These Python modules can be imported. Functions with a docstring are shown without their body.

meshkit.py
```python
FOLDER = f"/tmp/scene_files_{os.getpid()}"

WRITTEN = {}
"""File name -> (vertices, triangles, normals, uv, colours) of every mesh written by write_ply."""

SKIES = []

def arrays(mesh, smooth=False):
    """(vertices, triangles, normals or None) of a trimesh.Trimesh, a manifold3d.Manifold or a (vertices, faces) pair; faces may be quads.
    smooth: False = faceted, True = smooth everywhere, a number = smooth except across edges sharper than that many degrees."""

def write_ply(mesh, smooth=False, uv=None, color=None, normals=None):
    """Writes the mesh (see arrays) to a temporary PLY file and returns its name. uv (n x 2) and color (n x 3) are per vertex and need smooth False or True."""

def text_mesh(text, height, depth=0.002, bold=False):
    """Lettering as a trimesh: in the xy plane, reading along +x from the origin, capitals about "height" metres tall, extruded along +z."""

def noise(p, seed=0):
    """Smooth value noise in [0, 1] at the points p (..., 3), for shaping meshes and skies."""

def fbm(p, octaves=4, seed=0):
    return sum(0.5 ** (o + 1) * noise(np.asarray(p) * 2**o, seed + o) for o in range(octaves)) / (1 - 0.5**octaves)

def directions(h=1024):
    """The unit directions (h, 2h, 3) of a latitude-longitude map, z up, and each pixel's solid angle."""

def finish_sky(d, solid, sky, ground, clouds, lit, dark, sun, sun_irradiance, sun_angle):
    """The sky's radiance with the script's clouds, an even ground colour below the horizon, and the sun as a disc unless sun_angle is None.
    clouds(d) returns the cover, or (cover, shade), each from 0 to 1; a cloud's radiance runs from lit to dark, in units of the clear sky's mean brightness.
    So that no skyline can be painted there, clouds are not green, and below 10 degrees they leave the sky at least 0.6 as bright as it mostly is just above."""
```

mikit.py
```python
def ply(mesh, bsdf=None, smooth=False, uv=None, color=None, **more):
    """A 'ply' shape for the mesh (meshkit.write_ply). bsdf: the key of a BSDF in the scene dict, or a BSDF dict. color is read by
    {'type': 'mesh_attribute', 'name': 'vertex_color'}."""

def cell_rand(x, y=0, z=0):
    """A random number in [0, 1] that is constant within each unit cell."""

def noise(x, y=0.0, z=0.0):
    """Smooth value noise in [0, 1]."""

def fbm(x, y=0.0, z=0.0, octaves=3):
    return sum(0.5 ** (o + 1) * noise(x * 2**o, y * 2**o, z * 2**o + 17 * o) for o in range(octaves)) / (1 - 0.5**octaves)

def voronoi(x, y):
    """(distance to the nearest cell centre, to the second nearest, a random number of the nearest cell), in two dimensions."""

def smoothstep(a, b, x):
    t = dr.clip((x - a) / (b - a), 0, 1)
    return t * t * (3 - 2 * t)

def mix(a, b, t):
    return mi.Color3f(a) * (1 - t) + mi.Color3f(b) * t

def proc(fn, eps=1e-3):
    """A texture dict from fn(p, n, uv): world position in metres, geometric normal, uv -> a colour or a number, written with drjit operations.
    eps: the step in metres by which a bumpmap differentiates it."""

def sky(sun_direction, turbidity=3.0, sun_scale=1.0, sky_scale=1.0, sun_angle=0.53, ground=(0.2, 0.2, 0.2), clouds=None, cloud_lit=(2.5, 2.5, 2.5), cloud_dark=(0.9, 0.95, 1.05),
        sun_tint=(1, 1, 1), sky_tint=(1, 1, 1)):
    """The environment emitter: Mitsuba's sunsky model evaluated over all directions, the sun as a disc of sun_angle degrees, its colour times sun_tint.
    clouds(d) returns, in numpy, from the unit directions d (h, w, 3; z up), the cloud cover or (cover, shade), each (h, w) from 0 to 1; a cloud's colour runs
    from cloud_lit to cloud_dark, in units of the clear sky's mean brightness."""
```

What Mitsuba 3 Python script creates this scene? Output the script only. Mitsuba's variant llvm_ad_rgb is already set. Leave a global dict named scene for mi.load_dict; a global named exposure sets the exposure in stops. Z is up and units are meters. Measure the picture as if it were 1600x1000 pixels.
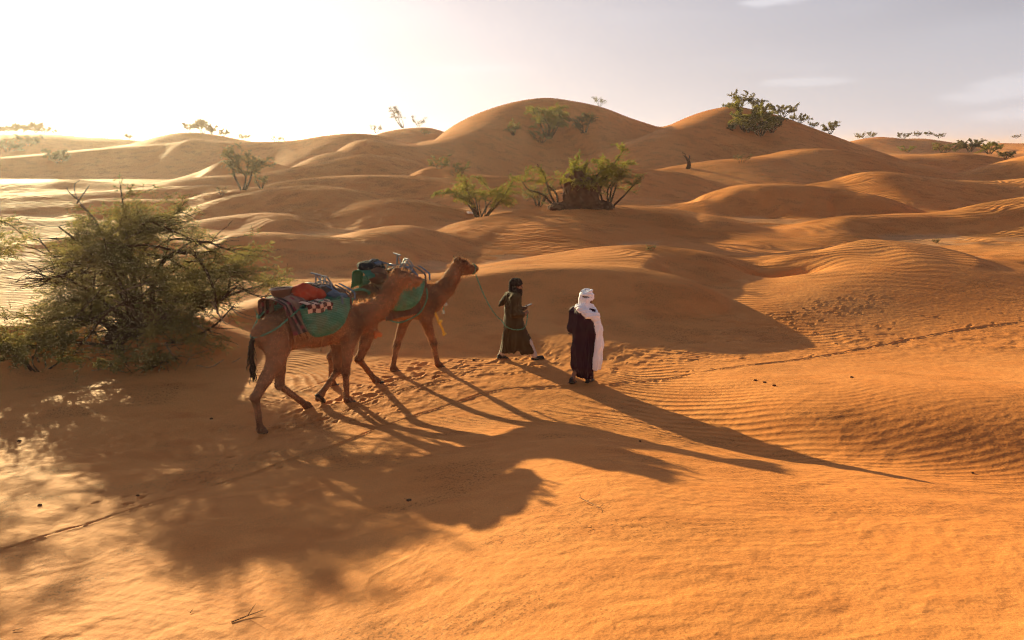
import math, random, numpy as np, trimesh, mitsuba as mi, drjit as dr, mikit, meshkit
from scipy.ndimage import gaussian_filter
from scipy.spatial import cKDTree

# ------------------------------------------------------------------ camera, light, exposure
T = mi.ScalarTransform4f
PITCH = math.atan(275 / 1100)
CAM_H = 4.5
scene, labels = {}, {}
scene['camera'] = {'type': 'perspective', 'fov': 2 * math.degrees(math.atan(800 / 1100)), 'fov_axis': 'x', 'near_clip': 0.1, 'far_clip': 20000.0,
                   'to_world': T().look_at(origin=[0, 0, CAM_H], target=[0, math.cos(PITCH), CAM_H - math.sin(PITCH)], up=[0, 0, 1])}
SUN_AZ, SUN_EL = math.radians(-34.8), math.radians(12.0)
SUN = [math.sin(SUN_AZ) * math.cos(SUN_EL), math.cos(SUN_AZ) * math.cos(SUN_EL), math.sin(SUN_EL)]


def wisps(d):
    """A few thin wisps of cloud and a white veil painted for sun glare."""
    x, y, z = d[..., 0], d[..., 1], d[..., 2]
    az, el = np.degrees(np.arctan2(x, y)), np.degrees(np.arcsin(np.clip(z, -1, 1)))
    q = np.stack([az * 0.16, el * 0.85 + az * 0.02, 0 * az], -1)
    n = meshkit.fbm(q, 5, 3)
    fine = meshkit.fbm(q * 3.1, 4, 8)
    streak = np.clip((n * 0.75 + fine * 0.25 - 0.56) / 0.16, 0, 1) * np.clip((el - 0.5) / 3, 0, 1) * np.clip((50 - el) / 20, 0, 1)
    def puff(a, e, sa, se, tilt=0.0):
        da = (az - a) / sa
        de = (el - e - tilt * (az - a)) / se
        r = np.exp(-da * da - de * de)
        return np.clip((r * (0.45 + 1.1 * fine) - 0.3) / 0.45, 0, 1)
    c = 0.07 * streak
    for p in ((20.6, 10.0, 3.6, 0.45, 0.10), (18.5, 9.75, 2.0, 0.3, 0.0), (11.2, 10.9, 1.7, 0.5, 0.1), (5.0, 10.9, 2.5, 0.3, 0.0), (34.0, 3.6, 4.2, 0.9, 0.22), (36.0, 1.9, 4.5, 0.6, 0.05), (-3.0, 5.6, 5.0, 0.3, 0.02), (21.5, 4.3, 3.5, 0.35, 0.0)):
        c = np.maximum(c, (0.7 if p[1] > 8 else 0.38) * puff(*p))
    ang = np.degrees(np.arccos(np.clip(x * SUN[0] + y * SUN[1] + z * SUN[2], -1, 1)))
    veil = 0.85 * np.exp(-(ang / 31) ** 2) * (0.75 + 0.5 * meshkit.fbm(q * 0.5, 3, 14))   # white sun glare, painted in as cloud cover
    milk = np.clip(0.06 + 0.66 * np.exp(-np.clip(el, 0, 90) / 11) + 0.16 * (meshkit.fbm(q * 0.35, 3, 30) - 0.5), 0, 1)                       # milky, dusty low air, its cover shaped to cut fill light from overhead
    bright = 1 - (1 - 0.5 * c) * (1 - np.clip(veil, 0, 1))
    cover = 1 - (1 - milk) * (1 - bright)
    return cover, np.clip(1 - bright / np.maximum(cover, 1e-3), 0, 1)


scene['sky_light'] = mikit.sky(SUN, turbidity=3.5, sun_scale=2.62, sky_scale=0.74, sun_angle=0.6, ground=(0.45, 0.26, 0.13), clouds=wisps,
                               cloud_lit=(5.9, 5.8, 6.0), cloud_dark=(4.3, 4.4, 4.9), sun_tint=(1.0, 1.28, 1.6), sky_tint=(1.13, 0.89, 1.0))
exposure = 2.12

# ------------------------------------------------------------------ small helpers
def sstep(a, b, x):
    t = np.clip((x - a) / (b - a), 0, 1)
    return t * t * (3 - 2 * t)


def smax(a, b, k):
    h = np.clip(0.5 + 0.5 * (a - b) / k, 0, 1)
    return b + (a - b) * h + k * h * (1 - h)


def resample(pts, step):
    """A smooth curve through the points: (n, 3) samples about step apart (Catmull-Rom)."""
    p = np.asarray(pts, float)
    q = np.vstack([2 * p[0] - p[1], p, 2 * p[-1] - p[-2]])
    out = []
    for i in range(len(p) - 1):
        a, b, c, d = q[i:i + 4]
        n = max(2, int(np.linalg.norm(c - b) / step))
        t = (np.arange(n) / n)[:, None]
        out.append(0.5 * (2 * b + (c - a) * t + (2 * a - 5 * b + 4 * c - d) * t ** 2 + (3 * b - a - 3 * c + d) * t ** 3))
    return np.vstack(out + [p[-1:]])


# ------------------------------------------------------------------ the dunes: (crest line, windward width, lee width, both per metre of height + a constant, rounding of the crest)
DUNES = [
    # far left skyline
    ([(-143.35, 170.00, 7.25), (-128.42, 170.00, 7.25), (-119.51, 170.00, 6.96), (-110.52, 170.00, 7.11), (-101.67, 170.00, 6.39), (-91.28, 170.00, 5.81), (-83.93, 170.00, 4.79)], 5, 4, 4),
    ([(-80.04, 150.00, 4.50), (-73.88, 150.00, 6.16), (-67.83, 150.00, 7.18), (-61.97, 150.00, 6.55), (-54.83, 150.00, 5.27), (-47.61, 150.00, 4.63)], 5, 3, 4),
    ([(-85.34, 100.00, 1.31), (-77.78, 102.00, 2.31), (-69.40, 106.00, 3.14), (-61.99, 108.00, 3.94), (-51.38, 110.00, 4.78), (-48.41, 110.00, 5.35), (-45.54, 110.00, 5.06), (-34.25, 108.00, 4.96), (-27.03, 106.00, 5.77), (-21.73, 103.00, 5.91), (-18.51, 100.00, 4.76)], 5, 2.6, 2.5),
    # left field of low ridges
    ([(-61.18, 72.00, 0.44), (-50.77, 71.00, 0.68), (-46.93, 71.00, 0.87), (-44.35, 71.00, 1.12), (-41.22, 71.00, 0.87), (-35.84, 71.00, 0.81), (-31.61, 71.00, 1.74), (-28.65, 71.00, 2.91), (-26.81, 70.00, 3.06), (-24.18, 68.00, 2.33)], 5, 2.6, 1.2),
    ([(-33.31, 62.00, 0.68), (-31.40, 62.00, 0.89), (-28.99, 62.00, 1.55), (-26.25, 62.00, 1.82), (-23.01, 63.00, 1.94), (-19.63, 64.00, 2.46), (-16.39, 66.00, 3.02), (-13.54, 68.00, 3.62), (-12.22, 69.00, 3.43)], 5, 2.6, 1.2),
    ([(-47.83, 56.00, 0.15), (-40.23, 56.00, 0.45), (-37.73, 56.00, 0.65), (-32.83, 56.00, 0.80), (-30.35, 56.00, 0.95), (-27.87, 56.00, 1.19), (-24.59, 56.00, 1.34), (-22.19, 56.00, 1.34), (-19.70, 55.00, 1.11)], 5, 2.6, 1.0),
    ([(-20.78, 52.00, 1.20), (-18.06, 53.00, 1.46), (-16.63, 54.00, 1.83), (-13.73, 55.00, 2.12), (-11.27, 55.00, 2.22), (-8.82, 55.00, 2.17), (-5.78, 54.00, 1.98), (-3.95, 52.00, 1.48)], 5, 2.4, 1.0),
    ([(-39.43, 46.00, 0.27), (-33.14, 46.00, 0.60), (-30.84, 46.00, 0.72), (-28.38, 46.00, 0.85), (-27.04, 46.00, 1.01), (-23.69, 46.00, 1.01), (-21.00, 46.00, 1.01), (-19.04, 46.00, 0.77)], 5, 2.6, 0.9),
    ([(-19.22, 40.00, 0.03), (-18.53, 41.00, 0.44), (-17.98, 42.00, 0.83), (-17.11, 43.00, 1.35), (-14.89, 44.00, 1.82), (-12.95, 44.00, 1.98), (-10.98, 43.00, 1.81), (-9.81, 42.00, 1.31)], 5, 2.2, 0.9),
    ([(-17.90, 38.00, 0.36), (-16.15, 38.00, 0.67), (-13.73, 38.00, 0.87), (-12.55, 37.00, 0.70)], 5, 2.5, 0.5),
    ([(-13.15, 36.00, -0.57), (-12.12, 37.00, -0.17), (-11.17, 38.50, 0.20), (-9.62, 39.50, 0.83), (-7.55, 40.00, 1.39), (-6.11, 40.00, 1.43), (-4.70, 39.50, 1.08), (-3.27, 38.00, 0.32)], 5, 2.4, 0.9),
    ([(-14.00, 26.00, -0.03), (-12.53, 26.30, 0.41), (-11.37, 26.50, 0.79), (-10.84, 26.50, 1.01), (-10.07, 27.00, 1.07), (-8.48, 27.00, 0.97), (-6.89, 27.00, 0.92), (-5.78, 27.00, 0.87), (-5.09, 28.00, 1.02), (-4.36, 30.00, 1.04)], 6, 2.6, 0.35),
    ([(-25.90, 30.00, -0.44), (-23.61, 30.00, -0.03), (-21.90, 30.00, 0.33), (-20.50, 30.00, 0.55), (-19.10, 30.00, 0.77), (-17.44, 30.00, 0.88), (-16.12, 30.00, 0.60)], 5, 2.4, 0.5),
    # the big dune in the middle and what lies before and behind it
    ([(-18.39, 80.00, 3.75), (-16.24, 82.00, 5.06), (-14.81, 84.00, 4.72), (-12.28, 87.00, 4.35), (-8.82, 91.00, 4.73), (-5.11, 97.00, 6.15), (-2.25, 103.00, 7.91), (0.95, 109.00, 10.39), (4.86, 112.00, 11.39), (8.76, 112.00, 11.02), (13.66, 112.00, 10.08), (18.11, 112.00, 8.49), (22.39, 111.00, 6.96), (25.93, 109.00, 4.97)], 2.6, 2.25, 2.2),
    ([(-11.43, 118.00, 5.31), (-7.77, 118.00, 6.61), (-4.13, 118.00, 8.11), (0.00, 118.00, 10.38), (4.07, 117.00, 11.31)], 3, 2.2, 4),
    ([(-28.53, 135.00, 5.31), (-23.71, 135.00, 6.91), (-18.94, 135.00, 7.60), (-15.39, 135.00, 7.60), (-11.27, 135.00, 6.46), (-7.14, 135.00, 4.85)], 4, 3, 4),
    ([(-9.29, 62.00, 1.82), (-7.55, 62.00, 2.52), (-6.34, 62.00, 2.58), (-5.43, 61.00, 2.39), (-4.35, 58.00, 1.48)], 4, 2, 1.0),
    ([(-5.19, 58.00, 1.33), (-4.11, 59.00, 1.74), (-2.83, 60.00, 2.01), (-1.12, 60.00, 1.91), (1.39, 60.00, 1.80), (4.87, 60.00, 1.91), (7.75, 60.00, 1.96), (9.38, 62.00, 2.25), (11.61, 64.00, 2.35), (14.46, 65.00, 2.09)], 4.5, 2.6, 1.0),
    ([(13.83, 74.00, 1.75), (17.09, 74.00, 2.33), (21.00, 74.00, 2.91), (24.92, 74.00, 3.10), (27.34, 76.00, 3.13), (29.81, 78.00, 3.50), (32.04, 79.00, 3.89), (33.84, 80.00, 4.09), (35.33, 80.00, 4.02), (37.99, 80.00, 3.61), (42.58, 80.00, 2.64)], 4, 3.5, 2.5),
    # the right-hand peak
    ([(18.62, 92.00, 5.36), (21.68, 95.00, 6.28), (26.25, 100.00, 7.73), (29.75, 104.00, 9.08), (31.94, 106.00, 9.87), (33.71, 106.00, 9.61), (37.03, 106.00, 8.63), (40.84, 106.00, 7.56), (44.67, 106.00, 6.40), (49.51, 106.00, 4.86), (53.85, 105.00, 3.42), (58.16, 104.00, 1.81)], 2.8, 2.6, 1.5),
    ([(20.73, 118.00, 6.31), (23.40, 116.00, 7.07), (26.18, 115.00, 7.82), (29.61, 113.00, 8.81), (32.59, 110.00, 9.80)], 3, 2.2, 3),
    ([(25.51, 56.00, 1.64), (26.47, 56.00, 1.98), (27.39, 56.00, 2.23), (28.66, 56.00, 2.42), (30.52, 56.00, 2.32), (32.46, 56.00, 2.03), (34.95, 56.00, 1.74), (38.11, 56.00, 1.69), (39.98, 56.00, 1.83), (44.88, 56.00, 2.32)], 4, 2.8, 1.5),
    ([(50.17, 84.00, 0.87), (54.56, 84.00, 1.53), (56.84, 84.00, 2.18), (59.55, 84.00, 2.91), (63.86, 84.00, 3.71), (71.20, 84.00, 4.14)], 4, 3, 2),
    ([(60.61, 118.00, 2.57), (62.75, 118.00, 2.98), (67.86, 118.00, 2.98), (72.90, 118.00, 3.49), (76.39, 118.00, 3.18), (80.46, 118.00, 2.57)], 4, 3, 3),
    ([(103.45, 230.00, 4.50), (108.18, 230.00, 5.68), (116.29, 230.00, 7.25), (120.08, 230.00, 7.64), (123.90, 230.00, 6.27), (129.84, 230.00, 7.25), (136.08, 230.00, 6.07), (141.87, 230.00, 5.29)], 4, 3, 5),
    ([(160.41, 260.00, 5.17), (170.31, 260.00, 6.28), (176.34, 260.00, 5.83), (182.98, 260.00, 7.16), (201.06, 260.00, 8.27), (224.19, 260.00, 6.94)], 4, 3, 5),
    # the middle distance, right of centre
    ([(3.69, 28.80, 0.13), (3.33, 30.50, 0.48), (2.96, 33.00, 0.87), (3.08, 35.50, 1.05), (3.83, 37.00, 1.30), (5.33, 37.00, 1.33), (6.67, 37.00, 1.27), (8.23, 36.50, 1.11), (9.44, 36.00, 0.84)], 7, 3.2, 0.8),
    ([(-3.02, 30.00, -0.00), (-1.75, 32.00, 0.37), (-0.46, 34.00, 0.79), (0.81, 36.00, 1.03), (2.33, 37.00, 1.23), (3.88, 37.50, 1.29)], 5, 5, 1.5),
    ([(7.85, 47.00, 0.05), (9.11, 47.00, 0.31), (10.88, 46.50, 0.64), (12.16, 46.00, 0.89), (13.39, 46.00, 1.01), (14.38, 46.50, 1.43), (15.18, 47.00, 1.77), (16.26, 47.00, 1.93), (18.49, 47.00, 1.93), (20.61, 47.00, 1.73), (22.28, 46.00, 1.38)], 4, 2.6, 0.9),
    ([(12.80, 33.00, -0.15), (14.20, 34.00, 0.18), (16.08, 35.50, 0.63), (17.50, 36.50, 0.79), (18.59, 37.00, 0.83), (20.47, 37.00, 0.83), (22.95, 37.00, 0.97), (25.39, 37.00, 1.40), (26.61, 37.00, 1.63), (29.85, 37.00, 2.09), (33.14, 37.00, 2.22)], 5, 2.6, 0.8),
    ([(12.94, 20.60, 0.18), (13.57, 21.40, 0.37), (14.43, 22.20, 0.59), (15.31, 23.00, 0.75), (15.51, 24.00, 0.86), (15.15, 24.80, 0.96), (14.17, 25.40, 1.06), (13.07, 25.60, 1.08), (11.87, 25.00, 0.98)], 4.5, 1.7, 0.5),
    ([(7.10, 18.60, 0.39), (8.89, 20.00, 0.51), (11.03, 21.80, 0.70), (13.43, 24.00, 0.94)], 6, 6, 1.5),
    # the dune whose shade lies behind the walkers
    ([(-13.53, 13.60, 0.46), (-12.14, 14.00, 0.67), (-10.74, 14.30, 0.81), (-9.73, 14.80, 0.69), (-8.67, 15.40, 0.53), (-7.45, 15.90, 0.52), (-6.74, 16.40, 0.59), (-6.11, 16.90, 0.71), (-4.57, 17.60, 0.92), (-3.01, 18.10, 1.03), (-1.19, 18.50, 1.09), (0.00, 18.80, 1.19), (1.22, 18.90, 1.24), (2.26, 18.90, 1.23), (3.47, 18.80, 1.12), (4.45, 18.50, 0.95), (5.15, 18.20, 0.66), (5.74, 17.80, 0.26)], 4.5, 2.2, 0.35),
    ([(0.79, 21.50, 0.82), (1.82, 22.00, 0.94), (3.08, 22.40, 1.08), (4.34, 22.60, 1.13), (5.23, 22.40, 1.02), (5.96, 21.60, 0.78), (6.73, 20.80, 0.49)], 5, 9, 1.6),
]
CRESTS = []
for pts, kw, kl, rnd in DUNES:
    rnd *= 0.6
    far = pts[len(pts) // 2][1]
    s = resample(pts, max(0.3 if far < 30 else 0.15, far * 0.008))
    t = np.gradient(s, axis=0)
    ln = np.linalg.norm(t[:, :2], axis=1)
    CRESTS.append((s, t[:, :2] / ln[:, None], t[:, 2] / ln, kw, kl, rnd, cKDTree(s[:, :2]), 16 if far < 30 else 1))


def r_far(x, y):
    return np.hypot(x, y) / 90


def macro(x, y):
    """Height of the sand, without ripples and prints."""
    shp = np.shape(x)
    x, y = np.ravel(np.asarray(x, float)), np.ravel(np.asarray(y, float))
    xy = np.stack([x, y], 1)
    z = np.zeros(len(x))
    for s, t, dz, kw, kl, rnd, tree, soft in CRESTS:
        hmax = max(s[:, 2].max(), 0.2)
        reach = hmax * max(kw, kl) + 3 * rnd + 1.0
        lo, hi = s[:, :2].min(0) - reach, s[:, :2].max(0) + reach
        m = np.nonzero((x > lo[0]) & (x < hi[0]) & (y > lo[1]) & (y < hi[1]))[0]
        if not len(m):
            continue
        d, i = tree.query(xy[m], k=1 if soft < 2 else soft, distance_upper_bound=reach)
        ok = np.isfinite(d if soft < 2 else d[:, 0])
        if soft > 1:                                                          # a blend over several crest points, so that the hollow of a bent dune has no seam
            d, i, m = d[ok], np.minimum(i[ok], len(s) - 1), m[ok]
            wt = np.exp(-((d - d[:, :1]) / (0.10 * d[:, :1] + 0.02)) ** 2) * np.isfinite(d)
            wt /= wt.sum(1, keepdims=True)
            zsoft = (wt * s[i, 2]).sum(1)
            d, i, ok = d[:, 0], i[:, 0], np.ones(len(m), bool)
        m, d, i = m[ok], d[ok], i[ok]
        v = xy[m] - s[i, :2]
        al = np.sum(v * t[i], 1)
        ac = v[:, 0] * t[i, 1] - v[:, 1] * t[i, 0]              # positive on the lee side (to the right of the crest's direction)
        inner = (i > 0) & (i < len(s) - 1)
        d = np.where(inner, np.abs(ac), d)
        zc = np.maximum(s[i, 2] + np.where(inner, np.clip(al, -1, 1) * dz[i], 0), 0.0)
        if soft > 1:
            zc = np.maximum(zc + (zsoft - zc) * sstep(0.3, 1.5, d), 0)
        c = 0.5 + 0.5 * np.clip(ac / np.maximum(d, 1e-6), -1, 1)
        wob = 0.85 + 0.3 * meshkit.noise(np.stack([x[m] * 0.12, y[m] * 0.12, 0 * x[m]], 1), 5)
        hb = np.maximum(zc, 0.35 * hmax)
        w = (hb * kw * (1 - c) + hb * kl * c) * wob + 0.3
        u = np.clip((np.sqrt(d * d + rnd * rnd) - rnd) / w, 0, 1)
        p = (1 - c) * np.cos(0.5 * np.pi * u) ** 2 + c * (1 - u) ** 1.22
        z[m] = smax(z[m], zc * p, 1e-5 + (0.04 + 0.1 * hmax * np.clip(zc / hmax, 0.2, 1)) * sstep(0, 1, d / (0.6 + rnd)) * np.clip(p * 6, 1e-4, 1))
    r = np.hypot(x, y)
    low = meshkit.fbm(np.stack([x * 0.07, y * 0.07, 0 * x], 1), 3, 11) - 0.5
    z += low * 0.55 * np.clip(1 - z / 1.2, 0.15, 1) * sstep(16, 30, y)
    hum = 1 - np.abs(2 * meshkit.fbm(np.stack([x * 0.13 + 0.5 * low, y * 0.20 - x * 0.04, 0 * x], 1), 3, 51) - 1)
    z += 0.55 * np.clip(hum - 0.62, 0, 1) * sstep(19, 27, y) * np.clip(1 - z / 2.2, 0, 1) * np.clip(1.4 - r_far(x, y), 0, 1)
    # dunes beyond what is drawn line by line, and round the back of the viewer
    back = np.clip(1 - np.abs(2 * meshkit.fbm(np.stack([x * 0.011 + 0.006 * y, y * 0.019, 0 * x], 1), 3, 21) - 1) * 2.4, 0, 1) ** 1.5
    z = smax(z, back * 7.0 * np.maximum(sstep(150, 300, r) * (y > 0), sstep(30, 120, np.maximum(np.abs(x) - 0.82 * np.abs(y) * (y > 0), 0))) - 0.5, 0.5)
    # the near ground: a shallow gully runs down to the right; from it the sand rises towards the viewer
    gl = gully(x)
    run = sstep(0.4, 3.5, x) * (1 - sstep(24, 40, x))
    near = gl - y
    # the viewer's own dune: its foot runs below the walkers and along the gully, and it rises towards the viewer
    foot_y = toe_line(x)
    n = np.clip(foot_y - y, 0, 30)
    rise = np.interp(x, _sx, _rise)
    soft = n * n / (n + 1.1)
    z += rise * soft / (1 + (soft / 8.5) ** 2) ** 0.5 * (y > -60)
    z += -0.20 * run * np.exp(-((near + 0.1) / 0.9) ** 2)
    z += 0.50 * sstep(1.5, 5.0, x) * (1 - sstep(16, 26, x)) * sstep(16, 10, y) * (y > -30)
    z += 0.13 * run * np.exp(-((near + 2.5) / 1.5) ** 2) * sstep(3.4, 7.0, x)
    z += 0.10 * np.exp(-((x + 6) ** 2 + (y - 8) ** 2) / 9)
    # the walkers keep to a level, trodden line
    wl = np.interp(x, [-7, -3.96, -3.3, -2.4, -1.4, 0.1, 1.35, 4], [9.6, 10.5, 11.7, 13.2, 13.8, 14.2, 13.0, 13.6])
    z *= 1 - 0.9 * np.exp(-((y - wl) / 1.25) ** 4) * sstep(-7, -4.2, x) * (1 - sstep(1.6, 4, x))
    # the hillock that the big tamarisk has caught
    z = smax(z, 0.85 * np.exp(-((x + 7.75) / 1.35) ** 2 - ((y - 14.9) / 0.95) ** 2) + 0.25 * np.exp(-((x + 6.4) / 2.4) ** 2 - ((y - 15.2) / 1.2) ** 2), 0.25)
    for cx, cy, sx, sy, hh in HILLOCKS:
        z += hh * np.exp(-((x - cx) / sx) ** 2 - ((y - cy) / sy) ** 2)
    return z.reshape(shp)


_g = np.array([(g[0], g[1], 0) for g in ((0.42, 14.57), (1.68, 12.47), (2.17, 11.19), (2.94, 9.99), (3.72, 9.41), (4.44, 8.95), (5.55, 8.56), (6.66, 8.32), (8.07, 8.02))])
GULLY = resample(_g, 0.1)
_sx = np.arange(-12, 40, 0.1)
_sy = np.interp(_sx, GULLY[:, 0], GULLY[:, 1], left=14.2)
_sy = np.convolve(np.pad(_sy, 30, mode='edge'), np.hanning(61) / np.hanning(61).sum(), 'valid')


def gully(x):
    return np.interp(x, _sx, _sy)


_fy = np.interp(_sx, [-12, -6, -4, -2, 0, 1.6, 2.7, 3.6, 5, 8, 14], [9.4, 10.2, 10.7, 11.3, 12.0, 11.9, 10.2, 9.2, 8.3, 7.5, 7.0])
_fy = np.convolve(np.pad(_fy, 20, mode='edge'), np.hanning(41) / np.hanning(41).sum(), 'valid')
_rise = np.interp(_sx, [-12, -9, -4.5, -1.0, 1.0, 4.0, 6.0, 14.0], [0.10, 0.11, 0.14, 0.20, 0.28, 0.32, 0.28, 0.18])
_rise = np.convolve(np.pad(_rise, 20, mode='edge'), np.hanning(41) / np.hanning(41).sum(), 'valid')


def toe_line(x):
    return np.interp(x, _sx, _fy)


HILLOCKS = [(*(4.24, 55.43), 1.6, 1.1, 1.0), (*(-1.67, 46.26), 1.4, 0.8, 0.35), (*(7.23, 55.43), 1.5, 0.9, 0.45), (*(-27.69, 39.65), 1.5, 0.8, 0.35), (*(8.76, 22.60), 1.05, 0.42, -0.75), (*(9.67, 24.20), 1.3, 0.5, 0.22)]


def ground_z(x, y):
    return float(macro(np.array([x]), np.array([y]))[0])


# ------------------------------------------------------------------ one sheet of sand from the viewer's feet to the horizon
rng = np.random.default_rng(7)
fine = np.arange(-0.735, 0.735, 0.0018)
wide = np.concatenate([np.linspace(-math.pi, -0.735, 46)[:-1], fine, np.linspace(0.735, math.pi, 46)])[:-1]
radii = [0.15]
while radii[-1] < 3000:
    r_ = radii[-1]
    radii.append(r_ * (1 + (0.12 if r_ < 1.6 else 0.0036 if r_ < 27 else 0.0062 if r_ < 130 else 0.012 if r_ < 300 else 0.06)))
radii = np.array(radii)
AA, RR = np.meshgrid(wide, radii)
GX, GY = RR * np.sin(AA), RR * np.cos(AA)
GZ = gaussian_filter(macro(GX, GY), (2.0, 1.6), mode=('nearest', 'wrap'))
PRINTS = []


def dent(points, width, depth, rim=0.35):
    """Presses prints into the sheet: points (x, y, heading, length/width)."""
    for (px, py, hd, st, sc) in points:
        PRINTS.append((px, py, hd, st, width * sc, depth * sc, rim))


def walk_prints(line, n, spread, seed, width=0.045, depth=0.017):
    g = np.random.default_rng(seed)
    s = resample([(a, b, 0) for a, b in line], 0.1)
    for k in range(n):
        i = g.integers(1, len(s) - 1)
        t = s[i + 1] - s[i - 1]
        nrm = np.array([-t[1], t[0]]) / np.linalg.norm(t[:2])
        q = s[i, :2] + nrm * g.normal(0, spread)
        dent([(q[0], q[1], math.atan2(t[1], t[0]) + g.normal(0, 0.35), g.uniform(1.3, 2.2), g.uniform(0.6, 1.25))], width, depth)


walk_prints([(-1.33, 13.90), (0.41, 14.30), (1.81, 14.67), (3.77, 15.31), (5.93, 16.58), (8.26, 18.00), (10.83, 19.34)], 210, 0.33, 1)
walk_prints([(1.29, 13.48), (2.65, 13.90), (4.23, 13.86), (6.31, 14.76), (9.75, 16.70), (13.59, 18.14)], 70, 0.45, 2, depth=0.015)
walk_prints([(-5.05, 7.29), (-3.73, 9.19), (-2.62, 11.25), (-1.40, 13.28), (0.00, 14.34)], 120, 0.28, 3, width=0.045, depth=0.014)
walk_prints([(-4.04, 10.19), (-3.49, 11.25), (-2.96, 11.80), (-2.47, 12.90), (-1.45, 13.77)], 46, 0.22, 12, width=0.075, depth=0.022)
walk_prints([(-3.03, 21.74), (-1.59, 28.93), (0.00, 30.75)], 50, 0.5, 4, width=0.07, depth=0.02)
walk_prints([(0.31, 16.70), (2.53, 18.00), (5.30, 20.34), (7.77, 23.34)], 30, 0.5, 9, width=0.045, depth=0.014)
TRACKS = [([(-5.21, 6.32), (-4.55, 7.12), (-3.44, 8.42), (-2.78, 9.39), (-2.06, 10.56), (-1.12, 11.52), (-0.35, 12.26), (0.60, 12.54), (1.70, 12.64), (3.77, 13.13), (6.88, 14.48), (9.95, 16.23), (13.68, 17.79)], 0.021, 0.033, 31),
          ([(-4.03, 9.76), (-3.39, 10.54), (-2.77, 11.46), (-1.91, 12.43), (-1.00, 13.05), (0.00, 13.40), (0.39, 13.53)], 0.018, 0.022, 32),
          ([(-4.25, 11.55), (-3.84, 12.47), (-3.09, 13.48), (-2.16, 14.21), (-1.10, 14.53)], 0.02, 0.018, 33)]
near_m = (RR > 1.8) & (RR < 30) & (np.abs(AA) < 0.75)
ni = np.nonzero(near_m.ravel())[0]
nx, ny = GX.ravel()[ni], GY.ravel()[ni]
dz = np.zeros(len(ni))
tree_n = cKDTree(np.stack([nx, ny], 1))
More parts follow.
